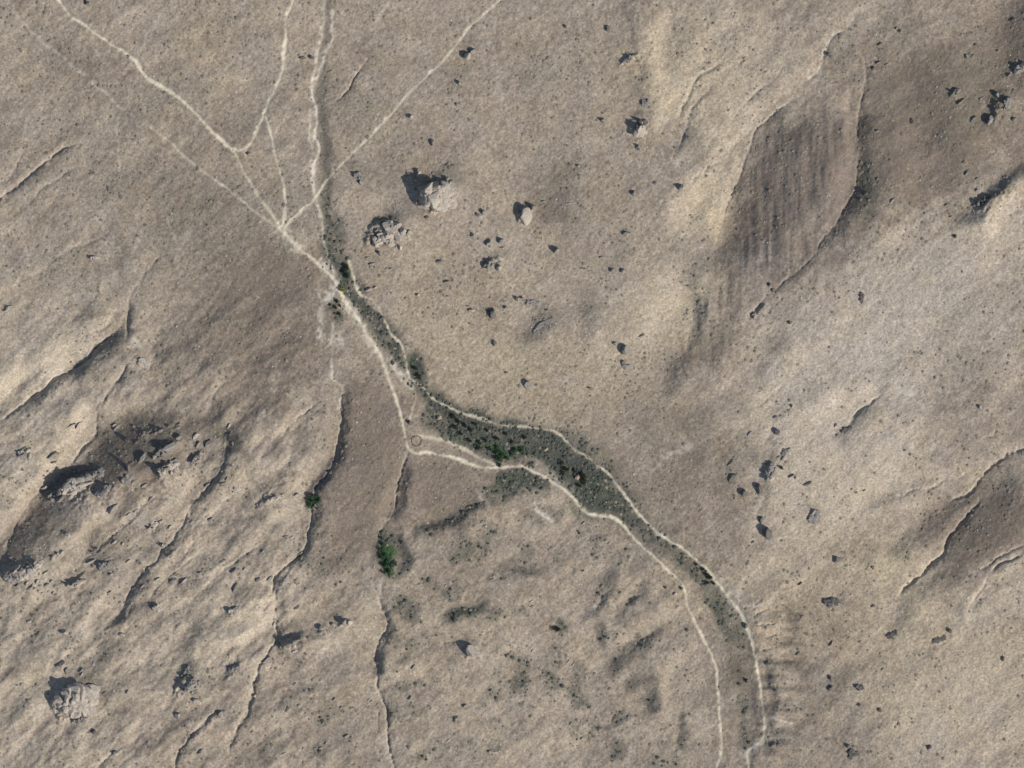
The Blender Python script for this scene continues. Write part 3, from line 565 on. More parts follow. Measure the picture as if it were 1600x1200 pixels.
# ------------------------------------------------------------------ ground sheet mesh
def tag(o, label=None, cat=None, group=None, kind=None):
    if label: o['label'] = label
    if cat: o['category'] = cat
    if group: o['group'] = group
    if kind: o['kind'] = kind
    return o
def grid_mesh(name, j0, j1, i0, i1, fm, lift):
    """faces of the sheet window where fm (faces bool array) is set, lifted a little"""
    jj, ii = np.nonzero(fm); jj = jj + j0; ii = ii + i0
    q = np.stack([(jj + 1) * NU + ii, (jj + 1) * NU + ii + 1, jj * NU + ii + 1, jj * NU + ii], 1).ravel()
    used, inv = np.unique(q, return_inverse=True)
    X, Y = W(UU.ravel()[used], VV.ravel()[used])
    co = np.stack([X, Y, HT.ravel()[used] + lift], 1).astype(np.float32)
    me = bpy.data.meshes.new(name)
    me.vertices.add(len(used)); me.vertices.foreach_set('co', co.ravel())
    nf = len(jj)
    me.loops.add(nf * 4); me.loops.foreach_set('vertex_index', inv.astype(np.int32).ravel())
    me.polygons.add(nf); me.polygons.foreach_set('loop_start', np.arange(0, nf * 4, 4, dtype=np.int32))
    me.polygons.foreach_set('use_smooth', np.ones(nf, bool))
    for an, ch in (('cover_a', (PALE01, WARM01, VEG_SHADE)), ('cover_b', (GREEN, TRK, WSH))):
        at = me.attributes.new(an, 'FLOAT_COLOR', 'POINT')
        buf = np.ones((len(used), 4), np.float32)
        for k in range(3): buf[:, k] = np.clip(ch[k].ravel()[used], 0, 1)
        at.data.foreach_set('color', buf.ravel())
    me.materials.append(MAT_SOIL)
    me.update(); me.validate()
    o = bpy.data.objects.new(name, me); C.objects.link(o)
    return o
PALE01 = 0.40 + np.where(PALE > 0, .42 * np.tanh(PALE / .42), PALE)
g = grid_mesh('ground', 0, NV - 1, 0, NU - 1, np.ones((NV - 1, NU - 1), bool), 0.0)
tag(g, 'dry stony hillside and plain with gullies', None, None, 'structure')
def sheet(name, win_, vm, lift, label):
    fm = vm[:-1, :-1] & vm[1:, :-1] & vm[:-1, 1:] & vm[1:, 1:]
    if not fm.any(): return None
    o = grid_mesh(name, win_[0].start, 0, win_[1].start, 0, fm, lift)
    return tag(o, label, None, None, 'structure')
for k_, (pts, w, s, lab) in TRACKS.items(): sheet('dirt_track', *TRKID[k_], 0.05, lab)
for k_, (pts, w, s, lab) in PATHS.items(): sheet('footpath', *TRKID[k_], 0.06, lab)
sheet('dry_stream_bed', (slice(0, NV), slice(0, NU)), BEDM > 0.5, 0.03, 'shallow dry stream bed winding from the top edge to the bottom right')

def hz(u, v):                             # height of the sheet at a photograph pixel
    i = min(max(int(np.searchsorted(GU, u)) - 1, 0), NU - 2); j = min(max(int(np.searchsorted(GV, v)) - 1, 0), NV - 2)
    fu = (u - GU[i]) / (GU[i+1] - GU[i]); fv = (v - GV[j]) / (GV[j+1] - GV[j])
    return float(HT[j, i] * (1-fu)*(1-fv) + HT[j, i+1] * fu*(1-fv) + HT[j+1, i] * (1-fu)*fv + HT[j+1, i+1] * fu*fv)


def hzv(u, v):
    i = np.clip(np.searchsorted(GU, u) - 1, 0, NU - 2); j = np.clip(np.searchsorted(GV, v) - 1, 0, NV - 2)
    fu = (u - GU[i]) / (GU[i+1] - GU[i]); fv = (v - GV[j]) / (GV[j+1] - GV[j])
    return HT[j, i]*(1-fu)*(1-fv) + HT[j, i+1]*fu*(1-fv) + HT[j+1, i]*(1-fu)*fv + HT[j+1, i+1]*fu*fv
def samp(F, u, v):
    i = np.clip(np.searchsorted(GU, u) - 1, 0, NU - 2); j = np.clip(np.searchsorted(GV, v) - 1, 0, NV - 2)
    return F[j, i]

# ------------------------------------------------------------------ object materials
def rock_material(name, c0, c1, c2, sc_=0.35):
    m, t, b = nt(name)
    n1 = noise(t, sc_, 4.0, 0.62); n2 = noise(t, sc_ * 3.1, 3.0, 0.6)
    c = mixc(t, n1.outputs[0], c0, c1)
    r = t.nodes.new('ShaderNodeMapRange'); r.inputs[1].default_value = .52; r.inputs[2].default_value = .66
    t.links.new(n2.outputs[0], r.inputs[0])
    c = mixc(t, mathn(t, 'MULTIPLY', r.outputs[0], 0.7), c, c2)
    t.links.new(c, b.inputs['Base Color'])
    bp = t.nodes.new('ShaderNodeBump'); bp.inputs['Strength'].default_value = 0.6; bp.inputs['Distance'].default_value = 0.4
    t.links.new(n2.outputs[0], bp.inputs['Height']); t.links.new(bp.outputs[0], b.inputs['Normal'])
    return m
MAT_PALE = rock_material('pale_rock', (0.21, 0.187, 0.16), (0.52, 0.455, 0.385), (0.085, 0.08, 0.068), .5)
MAT_GREY = rock_material('grey_rock', (0.12, 0.112, 0.105), (0.34, 0.31, 0.275), (0.07, 0.07, 0.06), 0.5)
MAT_RED = rock_material('reddish_rock', (0.24, 0.185, 0.145), (0.38, 0.30, 0.225), (0.15, 0.11, 0.085), 0.5)
MAT_DARK = rock_material('dark_rock', (0.07, 0.068, 0.065), (0.17, 0.155, 0.14), (0.05, 0.05, 0.045), 0.5)
def leaf_material(name, c0, c1):
    m, t, b = nt(name)
    n1 = noise(t, 1.1, 2.0, 0.6); at = node(t, 'ShaderNodeAttribute', attribute_name='shade_of_leaf')
    c = mixc(t, at.outputs['Fac'], c0, c1)
    c = mixc(t, mathn(t, 'MULTIPLY', n1.outputs[0], 0.4), c, tuple(0.5 * (a + b_) for a, b_ in zip(c0, c1)))
    t.links.new(c, b.inputs['Base Color'])
    return m
MAT_LEAF = {
 'green': leaf_material('green_leaves', (0.030, 0.062, 0.032), (0.075, 0.135, 0.065)),
 'dark': leaf_material('dark_leaves', (0.020, 0.028, 0.020), (0.060, 0.070, 0.045)),
 'yellow': leaf_material('yellow_green_leaves', (0.14, 0.15, 0.03), (0.33, 0.32, 0.09)),
 'grey': leaf_material('grey_green_leaves', (0.040, 0.047, 0.040), (0.105, 0.11, 0.088))}
m_, t_, b_ = nt('bark'); nb_ = noise(t_, 2.0); t_.links.new(mixc(t_, nb_.outputs[0], (0.07, 0.05, 0.035), (0.16, 0.12, 0.09)), b_.inputs['Base Color']); MAT_BARK = m_

def mesh_from(name, co, faces, mat, smooth=False, shade=None):
    co = np.asarray(co, np.float32); n = faces.shape[1]; nf = len(faces)
    me = bpy.data.meshes.new(name)
    me.vertices.add(len(co)); me.vertices.foreach_set('co', co.ravel())
    me.loops.add(nf * n); me.loops.foreach_set('vertex_index', faces.astype(np.int32).ravel())
    me.polygons.add(nf); me.polygons.foreach_set('loop_start', np.arange(0, nf * n, n, dtype=np.int32))
    me.polygons.foreach_set('use_smooth', np.full(nf, smooth))
    if shade is not None:
        at = me.attributes.new('shade_of_leaf', 'FLOAT', 'POINT'); at.data.foreach_set('value', np.asarray(shade, np.float32))
    me.materials.append(mat); me.update(); me.validate()
    return me
import bmesh
def ico(sub):
    bm = bmesh.new(); bmesh.ops.create_icosphere(bm, subdivisions=sub, radius=1.0)
    co = np.array([v.co[:] for v in bm.verts]); fa = np.array([[v.index for v in f.verts] for f in bm.faces]); bm.free()
    return co, fa
ICO3, ICO2 = ico(4), ico(3)
def boulder_co(r, ico_, sx, sy, sz, cuts=13, lo=.40):
    co = ico_[0].copy()
    for _ in range(cuts):                 # flat fracture faces
        n = r.standard_normal(3); n[2] *= .8; n /= np.linalg.norm(n)
        d = r.uniform(lo, .9)
        k = np.maximum(co @ n - d, 0); co -= k[:, None] * n
    co *= 1 + 0.02 * r.standard_normal((len(co), 1))
    co *= np.array([sx, sy, sz]) / (np.abs(co).max(0) + 1e-9)
    return co
def rot2(co, a):
    c, s_ = math.cos(a), math.sin(a)
    return np.stack([co[:, 0]*c - co[:, 1]*s_, co[:, 0]*s_ + co[:, 1]*c, co[:, 2]], 1)

def boulder(u, v, w, h, ht, label, mat=None, group=None, ang=None, name='boulder', seed=0):
    """w, h: footprint in photograph pixels, ht: metres above the ground"""
    r = np.random.default_rng(int(u * 131 + v * 17 + seed))
    ht *= 1.25
    co = boulder_co(r, ICO2, w * M / 2, h * M / 2, ht * .75)
    co = rot2(co, r.uniform(-.5, .5) if ang is None else math.radians(ang))
    co[:, 2] += ht * .25
    me = mesh_from(name, co, ICO2[1], mat or MAT_PALE)
    o = bpy.data.objects.new(name, me); C.objects.link(o)
    X, Y = W(u, v); o.location = (X, Y, hz(u, v) - 0.05)
    return tag(o, label, 'boulder' if name == 'boulder' else 'rock', group)

OCL = []
def outcrop(u, v, w, h, ht, ang, n, label, mat=None, seed=0, bsize=(.16, .34), west=1.0, group=None, poly=None):
    """a fractured knoll: one mesh of interlocked blocks, highest on its shadow side (west)"""
    r = np.random.default_rng(int(u * 31 + v * 7 + seed)); CO = []; FA = []; k = 0
    a = math.radians(ang); R = min(w, h) * M / 2
    z0 = hz(u, v); ht *= 1.75
    co = boulder_co(r, ICO2, w * M * .44, h * M * .42, ht * .28, 12); co = rot2(co - np.array([0, 0, 0]), -a * 1.0)
    CO.append(co + np.array([0, 0, .02 * ht])); FA.append(ICO2[1] + k); k += len(co)
    for q in range(n):
        t = r.uniform(0, 6.283); rad = math.sqrt(r.uniform(0, 1)) * .85
        p, s_ = math.cos(t) * rad, math.sin(t) * rad
        du = p * w / 2 * math.cos(a) - s_ * h / 2 * math.sin(a); dv = p * w / 2 * math.sin(a) + s_ * h / 2 * math.cos(a)
        wside = -(du * SDX + dv * (-SDY)) / (max(w, h) / 2)
        top = ht * (0.50 + 0.5 * wside * west) * (1 - .35 * rad ** 2) * r.uniform(.8, 1.12)
        top = max(top, .12 * ht)
        b = R * r.uniform(*bsize) * 2.0
        co = boulder_co(r, ICO2, b * r.uniform(.7, 1.3), b * r.uniform(.7, 1.2), top * .62, 14)
        co = rot2(co, r.uniform(0, 3.14))
        co += np.array([du * M, -dv * M, hz(u + du, v + dv) - z0 + top * .38])
        CO.append(co); FA.append(ICO2[1] + k); k += len(co)
    OCL.append((u, v, max(w, h)))
    me = mesh_from('rock_outcrop', np.concatenate(CO), np.concatenate(FA), mat or MAT_PALE)
    o = bpy.data.objects.new('rock_outcrop', me); C.objects.link(o)
    X, Y = W(u, v); o.location = (X, Y, z0)
    return tag(o, label, 'rock outcrop', group)

# ------------------------------------------------------------------ outcrops
outcrop(687, 307, 62, 40, 11, -8, 60, 'largest pale rock outcrop north of the stream bend, casting a long dark shadow')
outcrop(682, 326, 22, 7, 4.5, 28, 9, 'low reddish rock band along the foot of the largest pale outcrop', MAT_RED, west=.3)
outcrop(699, 286, 26, 13, 5, -15, 12, 'grey rock ledge on the upper edge of the largest pale outcrop', MAT_GREY)
outcrop(122, 1095, 70, 42, 11, -20, 76, 'big pale dome shaped outcrop standing alone in the bottom left corner')
outcrop(124, 1126, 34, 12, 3, -10, 10, 'low grey green ledge below the dome shaped outcrop in the bottom left', MAT_GREY, west=.3)
outcrop(1003, 201, 20, 30, 9, 15, 16, 'white topped outcrop with a dark triangular shadow on the upper middle slope')
outcrop(997, 232, 13, 12, 4, 0, 5, 'small dark outcrop just below the white topped one', MAT_GREY)
outcrop(1008, 160, 16, 12, 3.5, 0, 6, 'dark broken ledge just above the white topped outcrop', MAT_GREY)
outcrop(983, 92, 30, 10, 3.5, -38, 9, 'narrow grey rock rib slanting on the bare slope near the top edge', MAT_GREY)
outcrop(118, 760, 66, 18, 7, -20, 34, 'long jagged outcrop at the foot of the dark shaded slope on the left', bsize=(.22, .5))
outcrop(161, 768, 30, 12, 5, -28, 10, 'shorter rock rib touching the right end of the long jagged outcrop', MAT_GREY, bsize=(.22, .5))
outcrop(265, 733, 46, 17, 6.5, -28, 20, 'cream coloured outcrop with a dark north face on the left hillside')
outcrop(255, 706, 44, 14, 3.5, -32, 14, 'low grey rock band above the cream coloured outcrop on the left', MAT_GREY)
outcrop(308, 715, 26, 10, 4, -45, 8, 'slanting rock rib just right of the cream coloured outcrop', MAT_GREY)
outcrop(243, 820, 36, 9, 4, -32, 10, 'thin pale rib of rock in the middle of the left hillside')
outcrop(48, 892, 60, 20, 4.5, -30, 22, 'rough rock band at the left edge below the shaded slope')
outcrop(92, 868, 26, 8, 3.5, -45, 7, 'pale rib on the right end of the left edge rock band')
outcrop(164, 884, 36, 16, 3, -35, 12, 'broken low rock patch on the pale ridge of the left hillside', MAT_GREY)
outcrop(120, 912, 38, 11, 4.5, -20, 12, 'notched pale rock row casting three dark teeth of shadow')
outcrop(300, 1072, 34, 18, 6, -45, 14, 'tilted rock slab with a dark northwest face right of the dome outcrop', MAT_GREY)
outcrop(366, 1044, 24, 10, 3.5, -35, 8, 'small dark rib beside the long gully in the lower left', MAT_GREY)
outcrop(256, 853, 18, 9, 4.5, -35, 6, 'small pale rock with a round black shadow on the left hillside')
outcrop(460, 1003, 34, 7, 3.8, -28, 11, 'low black cliff running right from the long gully bend', MAT_GREY)
outcrop(1572, 162, 26, 12, 4.5, -60, 10, 'dark rock band low on the slope near the top right edge', MAT_GREY)
outcrop(1594, 106, 22, 18, 4.5, -30, 9, 'dark crag cut by the right edge of the picture near the top', MAT_GREY)
outcrop(1538, 312, 30, 12, 3.5, -40, 10, 'black rocks in the shade above the pale slope at the right edge', MAT_DARK)
outcrop(1495, 143, 16, 10, 4, -35, 5, 'small dark crag on the brown upper right slope', MAT_GREY)
outcrop(1301, 941, 32, 18, 2.2, -10, 18, 'low mottled dark outcrop on the warm slope right of the stream bed', MAT_DARK, bsize=(.12, .26))
outcrop(1205, 738, 15, 38, 4.5, 10, 15, 'dark upright outcrop on the pale slope right of the stream bed', MAT_GREY)
outcrop(1272, 808, 22, 26, 2.5, 0, 11, 'round grey green rock patch with white stones on the pale slope', MAT_GREY)
outcrop(1226, 706, 13, 17, 2.5, 0, 6, 'small mottled outcrop up and right of the dark upright one', MAT_GREY)
outcrop(852, 506, 50, 16, .8, -30, 16, 'low dark rocky patch on the slope above the stream bend', MAT_GREY, bsize=(.07, .16))
outcrop(825, 471, 42, 11, 3.2, 8, 12, 'ragged row of small rocks above the low dark rocky patch', MAT_GREY)
outcrop(560, 277, 30, 13, 3.2, 25, 9, 'dark scattered rocks just right of the diagonal track end', MAT_GREY)
outcrop(1344, 1074, 17, 12, 2.6, 0, 7, 'small black rocks on the pale plain at bottom right', MAT_DARK)
outcrop(1333, 1178, 24, 16, 2.0, 40, 9, 'dark rocks near the bottom edge below the pale plain', MAT_DARK)
outcrop(1180, 493, 10, 9, 3, 0, 4, 'white topped rock at the lower end of the right hand gully')
outcrop(1322, 672, 20, 12, 2, -30, 6, 'dark rocks at the low end of the curved furrow on the pale slope', MAT_DARK)
outcrop(148, 402, 22, 8, 2.8, 0, 6, 'lone white ledge on the bare left slope above the forked gully')
outcrop(36, 703, 22, 9, 2.6, -35, 6, 'small white rock group on the pale slope near the left edge')
outcrop(12, 482, 22, 8, 2.8, -40, 6, 'white stones in a row at the left edge of the picture')
outcrop(246, 951, 12, 14, 3.2, 0, 5, 'pale pillar like rock on the ridge in the lower left')
outcrop(367, 954, 20, 12, 2.8, -25, 7, 'pale rocks beside the dark notch on the lower left ridge')
outcrop(432, 777, 32, 8, 3.2, -15, 9, 'pale ledge with a curved black shadow left of the green bush')
outcrop(1465, 1000, 30, 12, 1.6, -20, 8, 'bluish rocks on the warm slope at lower right', MAT_DARK, bsize=(.1, .25))
outcrop(1395, 992, 22, 12, 1.8, -35, 7, 'thin dark rocks left of the bluish rocks at lower right', MAT_DARK, bsize=(.12, .3))
outcrop(225, 566, 26, 18, 1.8, 20, 10, 'white stones scattered below the forked gully', bsize=(.12, .3))
outcrop(772, 1176, 22, 8, 1.6, 0, 5, 'pale flat stones near the bottom edge of the middle slope')
outcrop(1346, 465, 9, 22, 2.0, 0, 5, 'thin dark upright rock on the pale slope at right', MAT_DARK)
outcrop(370, 765, 18, 9, 2.4, -20, 5, 'small white rock between the gullies of the left hillside')
outcrop(609, 366, 60, 36, 6.0, -8, 34, 'large dark craggy rock mass below left of the largest outcrop', MAT_PALE, bsize=(.10, .22))
outcrop(140, 745, 60, 14, 5, -25, 22, 'dark upper ledge of the rock band above the long jagged outcrop', MAT_GREY, bsize=(.22, .5))
outcrop(768, 414, 28, 14, 4.5, 0, 12, 'dark block under the boulder pair with a wide black shadow', MAT_GREY, bsize=(.2, .4))
outcrop(84, 776, 22, 10, 3.5, -40, 8, 'dark rocks at the lower left end of the long jagged outcrop', MAT_GREY, bsize=(.2, .5))
outcrop(22, 900, 34, 14, 3.5, -30, 12, 'dark rocks cut by the left edge below the shaded slope', MAT_GREY, bsize=(.2, .5))
outcrop(200, 748, 26, 12, 3, -30, 9, 'small broken rocks between the long jagged outcrop and the cream outcrop', MAT_GREY, bsize=(.2, .4))
outcrop(148, 862, 22, 8, 2.6, -40, 7, 'narrow rib of rock just above the broken low patch on the left', MAT_GREY)
outcrop(290, 1050, 26, 10, 3.6, -55, 9, 'dark upper end of the tilted slab in the lower left', MAT_GREY)
# ------------------------------------------------------------------ boulders
for (u, v, w, h, ht, mat, lab) in [
 (588, 380, 12, 12, 5.0, 'P', 'bottom left boulder of the cluster beside the largest outcrop, with a black shadow'),
 (588, 360, 8, 8, 4.0, 'G', 'small dark boulder at the upper left corner of the cluster beside the largest outcrop'),
 (603, 366, 11, 13, 5.0, 'G', 'grey boulder left of centre in the cluster beside the largest outcrop'),
 (612, 354, 12, 9, 4.5, 'G', 'dark upper boulder of the cluster beside the largest outcrop'),
 (608, 382, 9, 9, 3.5, 'P', 'pale lower boulder in the middle of the cluster beside the largest outcrop'),
 (620, 371, 10, 13, 4.0, 'P', 'tall pale boulder right of centre in the cluster beside the largest outcrop'),
 (629, 360, 11, 10, 4.0, 'P', 'pale boulder on the upper right of the cluster beside the largest outcrop'),
 (625, 386, 9, 8, 2.5, 'P', 'small boulder on the lower right rim of the cluster beside the largest outcrop'),
 (594, 397, 7, 7, 3.0, 'G', 'lone dark boulder hanging below the cluster beside the largest outcrop'),
 (640, 364, 8, 8, 2.0, 'P', 'rightmost low boulder of the cluster beside the largest outcrop'),
 (654, 269, 8, 9, 4.0, 'P', 'small boulder with a black shadow above the largest outcrop'),
 (667, 341, 7, 6, 2.0, 'G', 'small grey stone below the largest outcrop'),
 (822, 337, 17, 28, 6.2, 'P', 'tall narrow boulder with a long black shadow east of the largest outcrop'),
 (833, 324, 9, 8, 5.0, 'G', 'knob on the upper end of the tall narrow boulder'),
 (768, 417, 9, 9, 4.5, 'G', 'dark left boulder of the pair with a wide black shadow'),
 (780, 418, 10, 9, 5.0, 'P', 'white right boulder of the pair with a wide black shadow'),
 (764, 378, 7, 12, 3.2, 'G', 'upright grey boulder above the pair with a wide black shadow'),
 (782, 376, 7, 8, 3.5, 'G', 'round boulder right of the upright grey one above the wide shadow pair'),
 (756, 332, 7, 9, 3.0, 'G', 'little upright boulder between the largest outcrop and the tall narrow boulder'),
 (747, 336, 6, 6, 2.2, 'G', 'tiny boulder left of the little upright one'),
 (739, 368, 6, 6, 2.2, 'G', 'tiny lone boulder left of the upright grey boulder'),
 (770, 489, 10, 15, 4.0, 'D', 'dark boulder with a soft shadow above the stream bend slope'),
 (870, 392, 8, 8, 4.5, 'G', 'solitary black boulder right of the wide shadow pair'),
 (809, 467, 7, 8, 4.5, 'G', 'black boulder at the left end of the ragged rock row'),
 (979, 549, 13, 15, 5.0, 'G', 'purple grey boulder alone on the tan slope'),
 (977, 569, 10, 9, 2.5, 'G', 'smaller boulder right below the purple grey one'),
 (960, 537, 6, 6, 2.0, 'G', 'tiny boulder up and left of the purple grey one'),
 (957, 423, 7, 7, 2.4, 'G', 'left one of two small dots of rock on the middle slope'),
 (974, 424, 6, 7, 2.2, 'G', 'right one of two small dots of rock on the middle slope'),
 (979, 364, 14, 9, 2.5, 'G', 'grey boulder with a white rim below the white and black boulder'),
 (1064, 293, 9, 9, 5.0, 'P', 'bright white boulder with a black shadow on the tan upper slope'),
 (991, 303, 6, 8, 2.8, 'G', 'small dark boulder left of the bright white one'),
 (1024, 286, 6, 5, 2.0, 'G', 'faint small boulder left of the bright white one and level with it'),
 (942, 189, 6, 6, 3.2, 'G', 'tiny black boulder left of the white topped outcrop'),
 (731, 87, 11, 11, 5.0, 'P', 'pale boulder with a dark shadow beside the upper diagonal track'),
 (739, 80, 8, 8, 3.0, 'G', 'dark stone behind the pale boulder beside the upper diagonal track'),
 (717, 130, 6, 6, 3.0, 'G', 'small black boulder below the pale boulder near the diagonal track'),
 (643, 183, 7, 7, 3.2, 'P', 'small pale boulder with a black dot shadow right of the diagonal track'),
 (676, 223, 6, 9, 3.0, 'G', 'upright dark stone on the plain above the largest outcrop'),
 (563, 285, 7, 7, 3.0, 'G', 'dark stone on the lower side of the rocks by the diagonal track end'),
 (737, 1019, 15, 20, 5.5, 'P', 'white faced boulder with a black shadow alone near the bottom centre'),
 (641, 1091, 6, 7, 2.2, 'G', 'small stone below left of the white faced boulder'),
 (727, 1103, 6, 6, 2.2, 'G', 'small lone stone below the white faced boulder'),
 (713, 1122, 6, 8, 2.4, 'G', 'lowest small stone below the white faced boulder'),
 (147, 1143, 7, 7, 2.4, 'D', 'dark dot of rock just below the dome shaped outcrop'),
 (278, 1118, 9, 9, 3.5, 'P', 'pale boulder with a brown shadow below the tilted slab'),
 (308, 1096, 14, 8, 3.0, 'P', 'pale flat boulder at the foot of the tilted slab'),
 (99, 988, 12, 9, 3.2, 'P', 'white boulder on the pale slope above the dome outcrop'),
 (192, 992, 10, 8, 2.6, 'P', 'white boulder right of centre on the slope above the dome outcrop'),
 (180, 1176, 10, 8, 3.0, 'P', 'white boulder in the furrow at the bottom edge on the left'),
 (107, 835, 9, 6, 2.6, 'P', 'white boulder low on the dark shaded slope at left'),
 (43, 703, 8, 8, 3.0, 'P', 'bright round boulder at the right of the small white rock group'),
 (242, 670, 6, 6, 2.4, 'D', 'small dark boulder at the top of the shaded slope on the left'),
 (199, 688, 8, 8, 3.0, 'D', 'dark boulder in the middle of the shaded slope on the left'),
 (201, 731, 10, 12, 3.5, 'D', 'black boulder low in the shaded slope on the left'),
 (537, 972, 7, 9, 4.2, 'G', 'black shadowed boulder right of the low black cliff'),
 (546, 972, 8, 8, 3.2, 'P', 'white boulder touching the black shadowed one right of the low cliff'),
 (502, 982, 7, 8, 3.6, 'G', 'boulder midway between the low black cliff and the white boulder'),
 (521, 977, 5, 6, 2.4, 'P', 'little pale stone in the row right of the low black cliff'),
 (1163, 771, 9, 10, 4.0, 'D', 'left black boulder of the pair on the pale slope by the stream bed'),
 (1187, 765, 8, 15, 4.2, 'D', 'upright black boulder right of the pair by the stream bed'),
 (1143, 747, 9, 15, 2.2, 'D', 'faint grey boulder up and left of the black pair by the stream bed'),
 (1199, 834, 13, 18, 7.0, 'D', 'biggest black boulder on the pale slope right of the stream bed'),
 (1189, 813, 7, 10, 3.0, 'D', 'small dark boulder above the biggest black one'),
 (1214, 674, 9, 9, 3.0, 'D', 'small dark boulder above the dark upright outcrop'),
 (1222, 732, 5, 6, 3.0, 'D', 'tiny dark boulder right of the dark upright outcrop'),
 (1307, 873, 13, 8, 2.4, 'D', 'little dark boulder below the round grey green patch'),
 (1298, 1060, 5, 8, 2.2, 'D', 'small upright stone left of the black rocks on the pale plain'),
 (1298, 1076, 5, 9, 2.4, 'D', 'small stone below the upright one left of the black rocks'),
 (1343, 1101, 6, 5, 1.8, 'D', 'tiny stone just below the black rocks on the pale plain'),
 (1375, 1110, 6, 6, 1.6, 'D', 'tiny stone right and below the black rocks on the pale plain'),
 (1326, 1166, 7, 6, 2.6, 'D', 'small black boulder above the dark rocks at the bottom edge'),
 (1452, 1168, 8, 5, 3.0, 'D', 'lone black boulder near the bottom edge on the pale plain'),
 (1568, 1029, 5, 8, 1.6, 'D', 'small upright stone near the lower right edge'),
 (1484, 986, 7, 7, 2.2, 'D', 'dark bluish boulder at the right end of the bluish rocks'),
 (1548, 187, 9, 16, 4.5, 'G', 'dark boulder below the rock band near the top right'),
 (1557, 149, 7, 8, 4.0, 'G', 'black boulder above the dark boulder near the top right'),
 (1585, 187, 8, 6, 3.0, 'G', 'small boulder at the right edge near the top right rock band'),
 (1510, 89, 7, 6, 2.0, 'G', 'small stone high on the brown upper right slope'),
 (1426, 190, 7, 8, 2.0, 'D', 'lone dark stone in the middle of the brown upper right slope'),
 (1526, 318, 8, 8, 5.0, 'D', 'blackest boulder in the shaded hollow near the right edge'),
 (1352, 303, 6, 6, 2.4, 'D', 'small dark stone beside the right hand gully'),
 (1364, 107, 6, 6, 2.0, 'D', 'small dark stone at the head of the right hand gully'),
 (1294, 84, 5, 7, 2.6, 'D', 'small dark stone in the bend of the upper gully'),
 (1492, 370, 6, 6, 2.2, 'D', 'small dark stone on the pale slope below the shaded hollow'),
 (1202, 445, 6, 7, 2.4, 'D', 'dark stone in the lower part of the right hand gully'),
 (1208, 454, 6, 5, 1.8, 'D', 'second smaller dark stone in the lower part of the right hand gully'),
 (1234, 505, 6, 6, 2.0, 'D', 'small stone below the right hand gully end'),
 (1238, 635, 4, 5, 2.2, 'P', 'tiny bright white stone on the pale slope'),
 (1532, 637, 5, 6, 2.4, 'P', 'tiny bright white stone near the right edge'),
 (949, 45, 6, 10, 2.8, 'D', 'dark stone high on the slope near the top edge'),
 (884, 42, 4, 5, 2.0, 'D', 'tiny stone left of the dark stone near the top edge'),
 (135, 4, 7, 7, 2.5, 'D', 'dark dot of rock at the top left edge'),
 (825, 601, 10, 13, 3.5, 'G', 'grey boulder near the centre of the picture on the tan slope'),
 (773, 537, 5, 9, 2.6, 'D', 'thin upright dark stone above the stream bend'),
 (713, 163, 5, 5, 1.6, 'G', 'faint stone right of the diagonal track and below the black boulder'),
 (487, 90, 7, 6, 2.4, 'D', 'dark stone beside the gravel wash near the top'),
 (474, 91, 9, 5, 1.8, 'R', 'reddish stone left of the gravel wash near the top'),
 (389, 240, 6, 5, 1.8, 'G', 'small stone at the hairpin bend of the track'),
 (641, 661, 7, 7, 2.8, 'D', 'black boulder just above the stone ring'),
 (902, 747, 8, 8, 2.4, 'R', 'rusty orange rock in the middle of the stream bed vegetation'),
 (686, 653, 9, 7, 2.2, 'R', 'rusty orange rock in the vegetation above the stone ring'),
 (853, 702, 8, 5, 1.6, 'R', 'tan rock in the northern strip of the stream bed vegetation'),
 (404, 906, 8, 6, 2.0, 'G', 'small grey rock on the lower left ridge crest'),
 (1040, 918, 5, 5, 1.6, 'D', 'dark stone between the two branches of the lower track'),
 (1065, 919, 5, 5, 1.8, 'D', 'dark stone beside the lower track bend'),
 (1168, 1064, 6, 6, 2.6, 'D', 'dark stone between the lower track and the bank path'),
 (1166, 978, 6, 7, 2.2, 'D', 'dark stone on the bank path before it turns south'),
]:
    boulder(u, v, w * 1.22, h * 1.22, ht * 1.05, lab, {'P': MAT_PALE, 'G': MAT_GREY, 'R': MAT_RED, 'D': MAT_DARK}[mat])

rl = np.random.default_rng(77)
def ribs(n, region, size, ht, label, group, mats, ang=40, name='boulder', avoid=None):
    k = 0; tries = 0
    while k < n and tries < n * 60:
        tries += 1
        u = rl.uniform(region[0], region[2]); v = rl.uniform(region[1], region[3])
        if float(samp(STRK, np.array([u]), np.array([v]))[0]) < .5 or float(samp(TRK, np.array([u]), np.array([v]))[0]) > .1 or float(samp(VEG_SHADE, np.array([u]), np.array([v]))[0]) > .4: continue
        s_ = size[0] + (size[1] - size[0]) * rl.uniform() ** 2
        boulder(u, v, s_ * rl.uniform(1.2, 2.6), s_ * rl.uniform(.6, 1.0), ht * s_ / size[1], label, mats[int(rl.integers(len(mats)))], group, ang + rl.uniform(-20, 20), seed=k)
        k += 1
STRK = NW3 + .6 * NW1 + up(streak) * .5
ribs(34, (60, 655, 330, 800), (5, 11), 3.6, 'jagged dark rock among the outcrops of the shaded slope on the left', 'jagged rocks of the shaded left slope', [MAT_GREY, MAT_PALE, MAT_GREY])
ribs(20, (0, 850, 180, 930), (4, 9), 3.0, 'broken rock in the rough band running down from the left edge', 'broken rocks of the left edge band', [MAT_GREY, MAT_PALE])
ribs(60, (0, 640, 470, 1190), (4, 9), 2.6, 'one of the many short rock ribs poking out of the streaked lower left hillside', 'short rock ribs on the lower left hillside', [MAT_GREY, MAT_PALE, MAT_GREY])
ribs(16, (440, 900, 580, 1180), (3, 7), 2.0, 'small rib of rock between the two lower gullies', 'small rock ribs between the lower gullies', [MAT_GREY, MAT_PALE])
